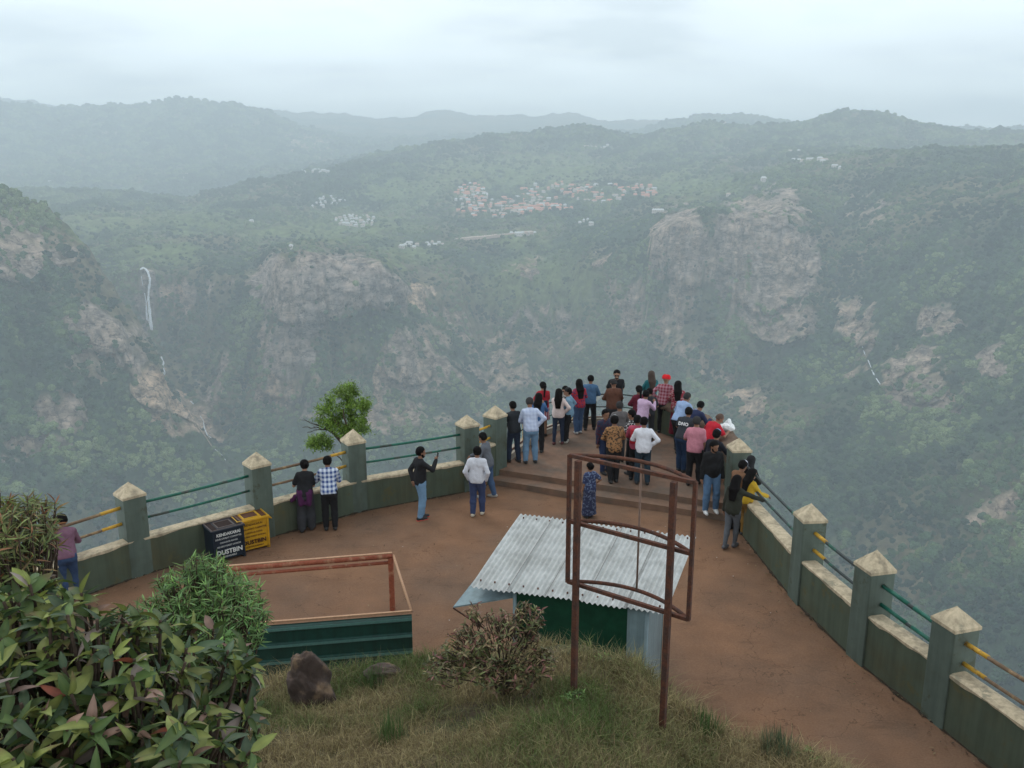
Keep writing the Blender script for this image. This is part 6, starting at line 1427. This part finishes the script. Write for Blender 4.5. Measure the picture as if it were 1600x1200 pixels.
# right parapet crowd
person(1058, 706, 48, 'man in a pale blue shirt and black trousers bending over the brown coping', z=U, h=1.72, lean=0.50, top=C('sky_shirt', (0.26, 0.36, 0.55)), bot=BLACK, arms=((-0.2, 0.5, 1.15), (0.2, 0.5, 1.15)), hairmat=M_GREYHAIR, stance=(0.10, 0.1, -0.12))
person(1078, 722, 52, 'man with thick black hair in a navy shirt leaning on the brown coping', z=U, h=1.70, lean=0.45, top=C('dark_navy_shirt', (0.018, 0.026, 0.07)), bot=CHAR, arms=((-0.2, 0.5, 1.15), (0.2, 0.5, 1.15)))
def shirt_print(root, ctx):
    tr, k = ctx['tr'], ctx['k']
    a, b, n = [Vector(tr(v)-tr([0, 0, 0])) for v in ([1, 0, 0], [0, 0, 1], [0, -1, 0])]
    org = Vector(tr([0.0, -0.139, 1.26]))*k; M = Matrix((( a.x, b.x, n.x, org.x), (a.y, b.y, n.y, org.y), (a.z, b.z, n.z, org.z), (0, 0, 0, 1)))
    text_mesh('DNO', 0.12, mat('print_white', (0.7, 0.7, 0.7), rough=0.8), root, M, name='shirt_print', ext=0.004, font_bold=0.004)
person(1064, 737, 38, 'young man in a charcoal T-shirt with white back print and dark jeans', z=U, h=1.72, lean=0.40, top=C('charcoal_tee', (0.030, 0.034, 0.042)), slv='short', bot=C('navy_jean', (0.020, 0.045, 0.10)), arms=((-0.2, 0.5, 1.15), (0.2, 0.45, 1.15)), wrap=shirt_print)
person(1100, 742, 62, 'bald headed man in a red T-shirt stooping over the parapet', z=U, h=1.70, lean=0.62, top=C('bright_red_tee', (0.42, 0.012, 0.025)), slv='short', bot=CHAR, hair='thin', hairmat=mat('cropped_hair', (0.09, 0.055, 0.04), rough=0.8), arms=((-0.25, 0.5, 1.15), (0.25, 0.5, 1.15)), fat=1.1)
person(1083, 757, 18, 'man in a pink short-sleeved shirt and black trousers with grey hair', z=U, h=1.72, top=C('pink_shirt', (0.50, 0.20, 0.25)), slv='short', bot=BLACK, hairmat=M_GREYHAIR, arms=('front', 'down'), fat=1.16, lean=0.10, head=(15, 10))
person(1108, 777, 48, 'man in a pale blue cap and black pullover leaning on the right wall', z=0.0+U*0.5, h=1.70, lean=0.25, top=C('black_pullover', (0.010, 0.011, 0.018)), bot=BLACK, hair='cap', headmat=C('blue_cap', (0.15, 0.25, 0.42)), arms=('front', (0.2, 0.5, 1.12)), shoes=(0.18, 0.26, 0.36))
person(1109, 800, 176, 'bearded man in a black V-neck sweater, jeans and white trainers facing the viewer', z=0.15, h=1.74, top=C('black_sweater', (0.009, 0.009, 0.010)), bot=C('washed_denim', (0.085, 0.16, 0.27)), arms=('down', 'down'), beard=True, shoes=(0.62, 0.62, 0.62), fat=1.08, stance=(0.13, 0.0, 0.06))
person(1161, 822, 50, 'person in a black headscarf looking over the right wall beside the pillar', h=1.66, lean=0.20, top=BLACK, bot=BLACK, kind='dress', hair='scarf', headmat=BLACK, arms=('front', 'front'))
person(1146, 829, 60, 'person in a tan brown jacket with a white and blue cap by the right wall', h=1.64, lean=0.22, top=C('tan_jacket', (0.17, 0.085, 0.045)), bot=CHAR, hair='cap', headmat=C('white_blue_cap', (0.5, 0.52, 0.6), 'blotch', (0.04, 0.06, 0.2)), arms=('front', 'front'))
person(1162, 838, 66, 'girl in a bright yellow top and mustard trousers at the right wall', h=1.56, lean=0.18, top=C('yellow_top', (0.46, 0.29, 0.02)), bot=C('mustard_trousers', (0.20, 0.11, 0.025)), hair='long', arms=('front', (0.2, 0.45, 1.05)))
person(1142, 855, 42, 'girl in a dark olive hoodie and grey jeans reaching for the right rail', h=1.60, lean=0.12, top=C('olive_hoodie', (0.024, 0.026, 0.018)), bot=C('grey_denim', (0.10, 0.11, 0.125)), kind='leggings', hair='long', arms=('down', (0.55, 0.42, 1.16)), hem=0.80, stance=(0.05, -0.22, 0.06), shoes=(0.10, 0.10, 0.11))
person(920, 809, -30, 'girl in a long blue patterned dress seen through the sign frame', h=1.34, top=C('blue_floral', (0.020, 0.030, 0.085), 'blotch', (0.12, 0.16, 0.26)), slv='short', bot=C('blue_floral_skirt', (0.018, 0.024, 0.062), 'blotch', (0.09, 0.11, 0.18)), kind='dress', hair='bun', arms=('down', 'hip'), fat=1.12)
# ---------------------------------------------------------------- villages and waterfalls on the far side
def far_houses():
    rw = mat('whitewash', (0.55, 0.50, 0.46), rough=0.9, tex='Object', scale=0.3); rp = mat('peach_wall', (0.60, 0.34, 0.25), rough=0.9, scale=0.3)
    roofs = {'orange': mat('orange_roof', (0.68, 0.31, 0.215), rough=0.9, scale=0.3), 'white': mat('pale_roof', (0.60, 0.60, 0.59), rough=0.8, scale=0.3), 'cream': mat('cream_roof', (0.50, 0.40, 0.33), rough=0.9, scale=0.3)}
    wm = mat('house_window', (0.03, 0.03, 0.035), rough=0.4)
    def house(px, py, w, d, h, roof, label, group, wall=rw, rz=0.0, cat='house'):
        P, r = ground_hit(px, py, 1500)
        root = tag(empty('house' if cat == 'house' else 'long_shed', (P[0], P[1], P[2]), rz), label, cat, group)
        mb = MB(); mb.box((0, 0, h/2-2), (w, d, h+4)); body = mb.build('wall', wall, root)
        mb = MB(); e = 0.8; rh = h+d*0.50
        V = [(-w/2-e, -d/2-e, h), (w/2+e, -d/2-e, h), (w/2+e, d/2+e, h), (-w/2-e, d/2+e, h), (-w/2+d*.2, 0, rh), (w/2-d*.2, 0, rh)]
        mb.add(V, [(0, 1, 5, 4), (2, 3, 4, 5), (1, 2, 5), (3, 0, 4), (3, 2, 1, 0)]); mb.build('roof', roofs[roof], root)
        mb = MB()
        nw = max(2, int(w/5)); fl = max(1, int(h/3.5))
        for a in range(fl):
            for b in range(nw): mb.box((-w/2+(b+0.5)*w/nw, -d/2-0.06, (a+0.5)*h/fl), (1.6, 0.1, 1.5))
        mb.build('windows', wm, root)
        return root
    rg = random.Random(4)
    def cluster(spots, n, roof_w, label_f, group, size=(11, 20), hh=(4, 7), cat='house'):
        done = []
        for cx, cy, rx, ry, share in spots:
            for _ in range(int(n*share)):
                for tries in range(30):
                    a = rg.uniform(0, 6.28); q = math.sqrt(rg.random()); x, y = cx+math.cos(a)*rx*q, cy+math.sin(a)*ry*q
                    if all(abs(x-u) > 5.5 or abs(y-v) > 2.4 for u, v in done): break
                else: continue
                done.append((x, y)); roof = rg.choices(list(roof_w), list(roof_w.values()))[0]; w = rg.uniform(*size)*(1.8 if rg.random() < .3 else 1)
                house(x, y, w, rg.uniform(7, 11), rg.uniform(*hh), roof, label_f[roof], group[roof] if isinstance(group, dict) else group, wall=rp if (roof == 'orange' and rg.random() < .75) else rw, rz=rg.uniform(-.15, .15), cat=cat)
    cluster([(740, 318, 30, 20, .25), (770, 330, 50, 12, .12), (815, 320, 40, 14, .2), (870, 300, 55, 16, .2), (935, 303, 50, 14, .15), (1000, 300, 28, 10, .12), (850, 325, 45, 6, .1), (735, 300, 22, 12, .15)], 165,
            {'orange': 6, 'white': 1.4, 'cream': 2.4}, {'orange': 'small orange-roofed house in the town across the gorge', 'white': 'small white-roofed house among the orange roofs of the far town', 'cream': 'small cream-roofed house among the orange roofs of the far town'},
            {'orange': 'orange-roofed houses of the far town', 'white': 'white-roofed houses of the far town', 'cream': 'cream-roofed houses of the far town'})
    cluster([(555, 346, 34, 9, 1)], 34, {'white': 4, 'cream': 2}, {'white': 'tiny white house in the dense white hamlet left of the far town', 'cream': 'tiny cream house in the dense white hamlet left of the far town'}, {'white': 'white hamlet houses', 'cream': 'cream hamlet houses'}, size=(7, 12), hh=(4, 6))
    cluster([(520, 314, 22, 7, .7), (500, 322, 14, 4, .3)], 16, {'white': 1}, {'white': 'tiny pale house in the upper hamlet above the dense white hamlet'}, 'pale houses of the upper hamlet', size=(7, 11), hh=(4, 6))
    cluster([(492, 268, 26, 2.5, 1)], 9, {'white': 1}, {'white': 'faint white house in the row on the hazy shoulder of the hill'}, 'faint white houses on the shoulder', size=(10, 18))
    cluster([(640, 385, 20, 4, .5), (680, 383, 14, 3, .5)], 12, {'white': 3, 'cream': 1}, {'white': 'white cottage near the cliff edge left of the pale road', 'cream': 'cream cottage near the cliff edge left of the pale road'}, {'white': 'white cottages near the cliff edge', 'cream': 'cream cottages near the cliff edge'}, size=(7, 13), hh=(4, 6))
    cluster([(820, 366, 22, 2, .6), (920, 350, 14, 6, .4)], 10, {'white': 1}, {'white': 'small white building at the right end of the pale road'}, 'small white buildings by the road end', size=(7, 12))
    cluster([(930, 230, 22, 3, .5), (1150, 193, 20, 2, .2), (290, 276, 14, 3, .15), (75, 283, 20, 3, .15)], 14, {'white': 1, 'cream': 1}, {'white': 'faint white house scattered on the hazy upper slopes', 'cream': 'faint cream house scattered on the hazy upper slopes'}, {'white': 'faint white hill houses', 'cream': 'faint cream hill houses'}, size=(12, 20))
    cluster([(1265, 253, 30, 4, .6), (1310, 264, 14, 3, .2), (1240, 238, 10, 2, .2)], 13, {'white': 2, 'cream': 1}, {'white': 'white building strung along the dark ridge on the right', 'cream': 'cream building strung along the dark ridge on the right'}, {'white': 'white buildings on the right ridge', 'cream': 'cream buildings on the right ridge'}, size=(10, 18))
    house(1028, 331, 34, 9, 5, 'white', 'long white shed on the brow above the right cliffs', None, cat='shed'); house(1193, 283, 16, 12, 9, 'white', 'white house alone on the hillside right of the town', None)
    house(455, 388, 9, 8, 7, 'white', 'bright white hut standing on top of the great rock', None, cat='hut'); house(628, 388, 16, 9, 8, 'white', 'taller white block at the left end of the cliff edge cottages', None)
    house(393, 347, 14, 9, 5, 'white', 'lone white farmhouse on the green slope left of the hamlets', None); house(1138, 306, 13, 9, 5, 'cream', 'lone cream cottage on the slope between town and right cliffs', None)
    # pale road
    pts = [Vector(ground_hit(x, y, 1500)[0]) for x, y in ((712, 375), (735, 373), (760, 371), (785, 368), (810, 366), (832, 364))]
    sm = []
    for i in range(len(pts)-1):
        for k in range(6): sm.append(pts[i].lerp(pts[i+1], k/6))
    sm.append(pts[-1])
    V = []; F = []
    for i, p in enumerate(sm):
        t = (sm[min(i+1, len(sm)-1)]-sm[max(i-1, 0)]); t.z = 0; t.normalize(); n = Vector((-t.y, t.x, 0))
        V += [(p.x-n.x*7, p.y-n.y*7, p.z-5), (p.x-n.x*7, p.y-n.y*7, p.z+4.5), (p.x+n.x*7, p.y+n.y*7, p.z+6.5), (p.x+n.x*7, p.y+n.y*7, p.z-5)]
    for i in range(len(sm)-1):
        for j in range(3): F.append((4*i+j, 4*i+4+j, 4*i+5+j, 4*i+1+j))
    tag(mesh_np('road', V, F, mat('pale_road', (0.52, 0.40, 0.33), rough=0.9, scale=0.1), smooth=False), kind='structure')
far_houses()
def falls():
    m = mat('white_water', (0.72, 0.75, 0.78), rough=0.6, var=0.25, scale=0.12)
    def fall(name, label, strands):
        P0, _ = ground_hit(*strands[0][0][0]); root = tag(empty(name, P0), label, 'waterfall')
        ex = []
        for pts, w0, w1 in strands:
            ex.append((pts, w0, w1))
            if w0 > 1.2: ex += [([(x+random.uniform(-2.2, 2.2), y+random.uniform(-1, 1)) for x, y in pts[i0:]], w0*0.45, w1*0.5) for i0 in (0, 1, 2)]
        for pts, w0, w1 in ex:
            if len(pts) < 2: continue
            W_ = [ground_hit(x, y, 1300, 6000) for x, y in pts]
            pr = []
            rmin = min(w[1] for w in W_)
            for (x, y), (P, r) in zip(pts, W_):
                rr = r-14.0; d = ray(x, y); hor = math.hypot(d[0], d[1]); s = rr/hor; pr.append(Vector((d[0]*s, d[1]*s, CAM_H+d[2]*s)))
            mb = MB(); n = len(pr); sm = []
            for i in range(n-1):
                for k in range(5): sm.append(pr[i].lerp(pr[i+1], k/5))
            sm.append(pr[-1]); rs = [(w0+(w1-w0)*i/(len(sm)-1))*(0.35+1.3*random.random()) for i in range(len(sm))]
            mb.tube(sm, rs, 6); fix_parent(mb.build('strand', m, root, smooth=True), root)
        return root
    fall('waterfall', 'tall thin white waterfall dropping from the wooded lip on the left', [([(219, 421), (225, 418), (231, 424), (234, 436), (232, 452), (232, 468), (234, 486), (237, 516)], 2.0, 2.0), ([(221, 432), (223, 446)], 0.6, 0.5), ([(226, 458), (229, 478), (231, 500), (236, 512)], 0.9, 1.2), ([(232, 458), (228, 478), (229, 500)], 1.0, 0.9)])
    fall('cascade', 'broken white cascade on the dark rocks just below the tall waterfall', [([(252, 558), (256, 566), (255, 574), (258, 584)], 1.5, 1.0), ([(256, 568), (253, 578), (257, 586)], 0.8, 0.8)])
    fall('cascade', 'small white splash of the stream on tan rock halfway down the ravine', [([(298, 627), (302, 631)], 1.4, 1.0)])
    fall('cascade', 'lowest white cascade tumbling through the foot of the left ravine', [([(313, 650), (318, 658), (319, 668), (324, 680), (330, 684)], 1.0, 1.0), ([(336, 702), (348, 712), (353, 720)], 0.8, 0.6)])
    fall('cascade', 'slender pale stream running down the wooded slope on the right', [([(1345, 534), (1348, 543)], .9, .9), ([(1349, 547), (1352, 555)], .9, .7), ([(1356, 562), (1361, 574)], .8, .8), ([(1362, 578), (1366, 586)], .7, .9), ([(1369, 591), (1375, 600)], .9, .9)])
falls()
build_haze()
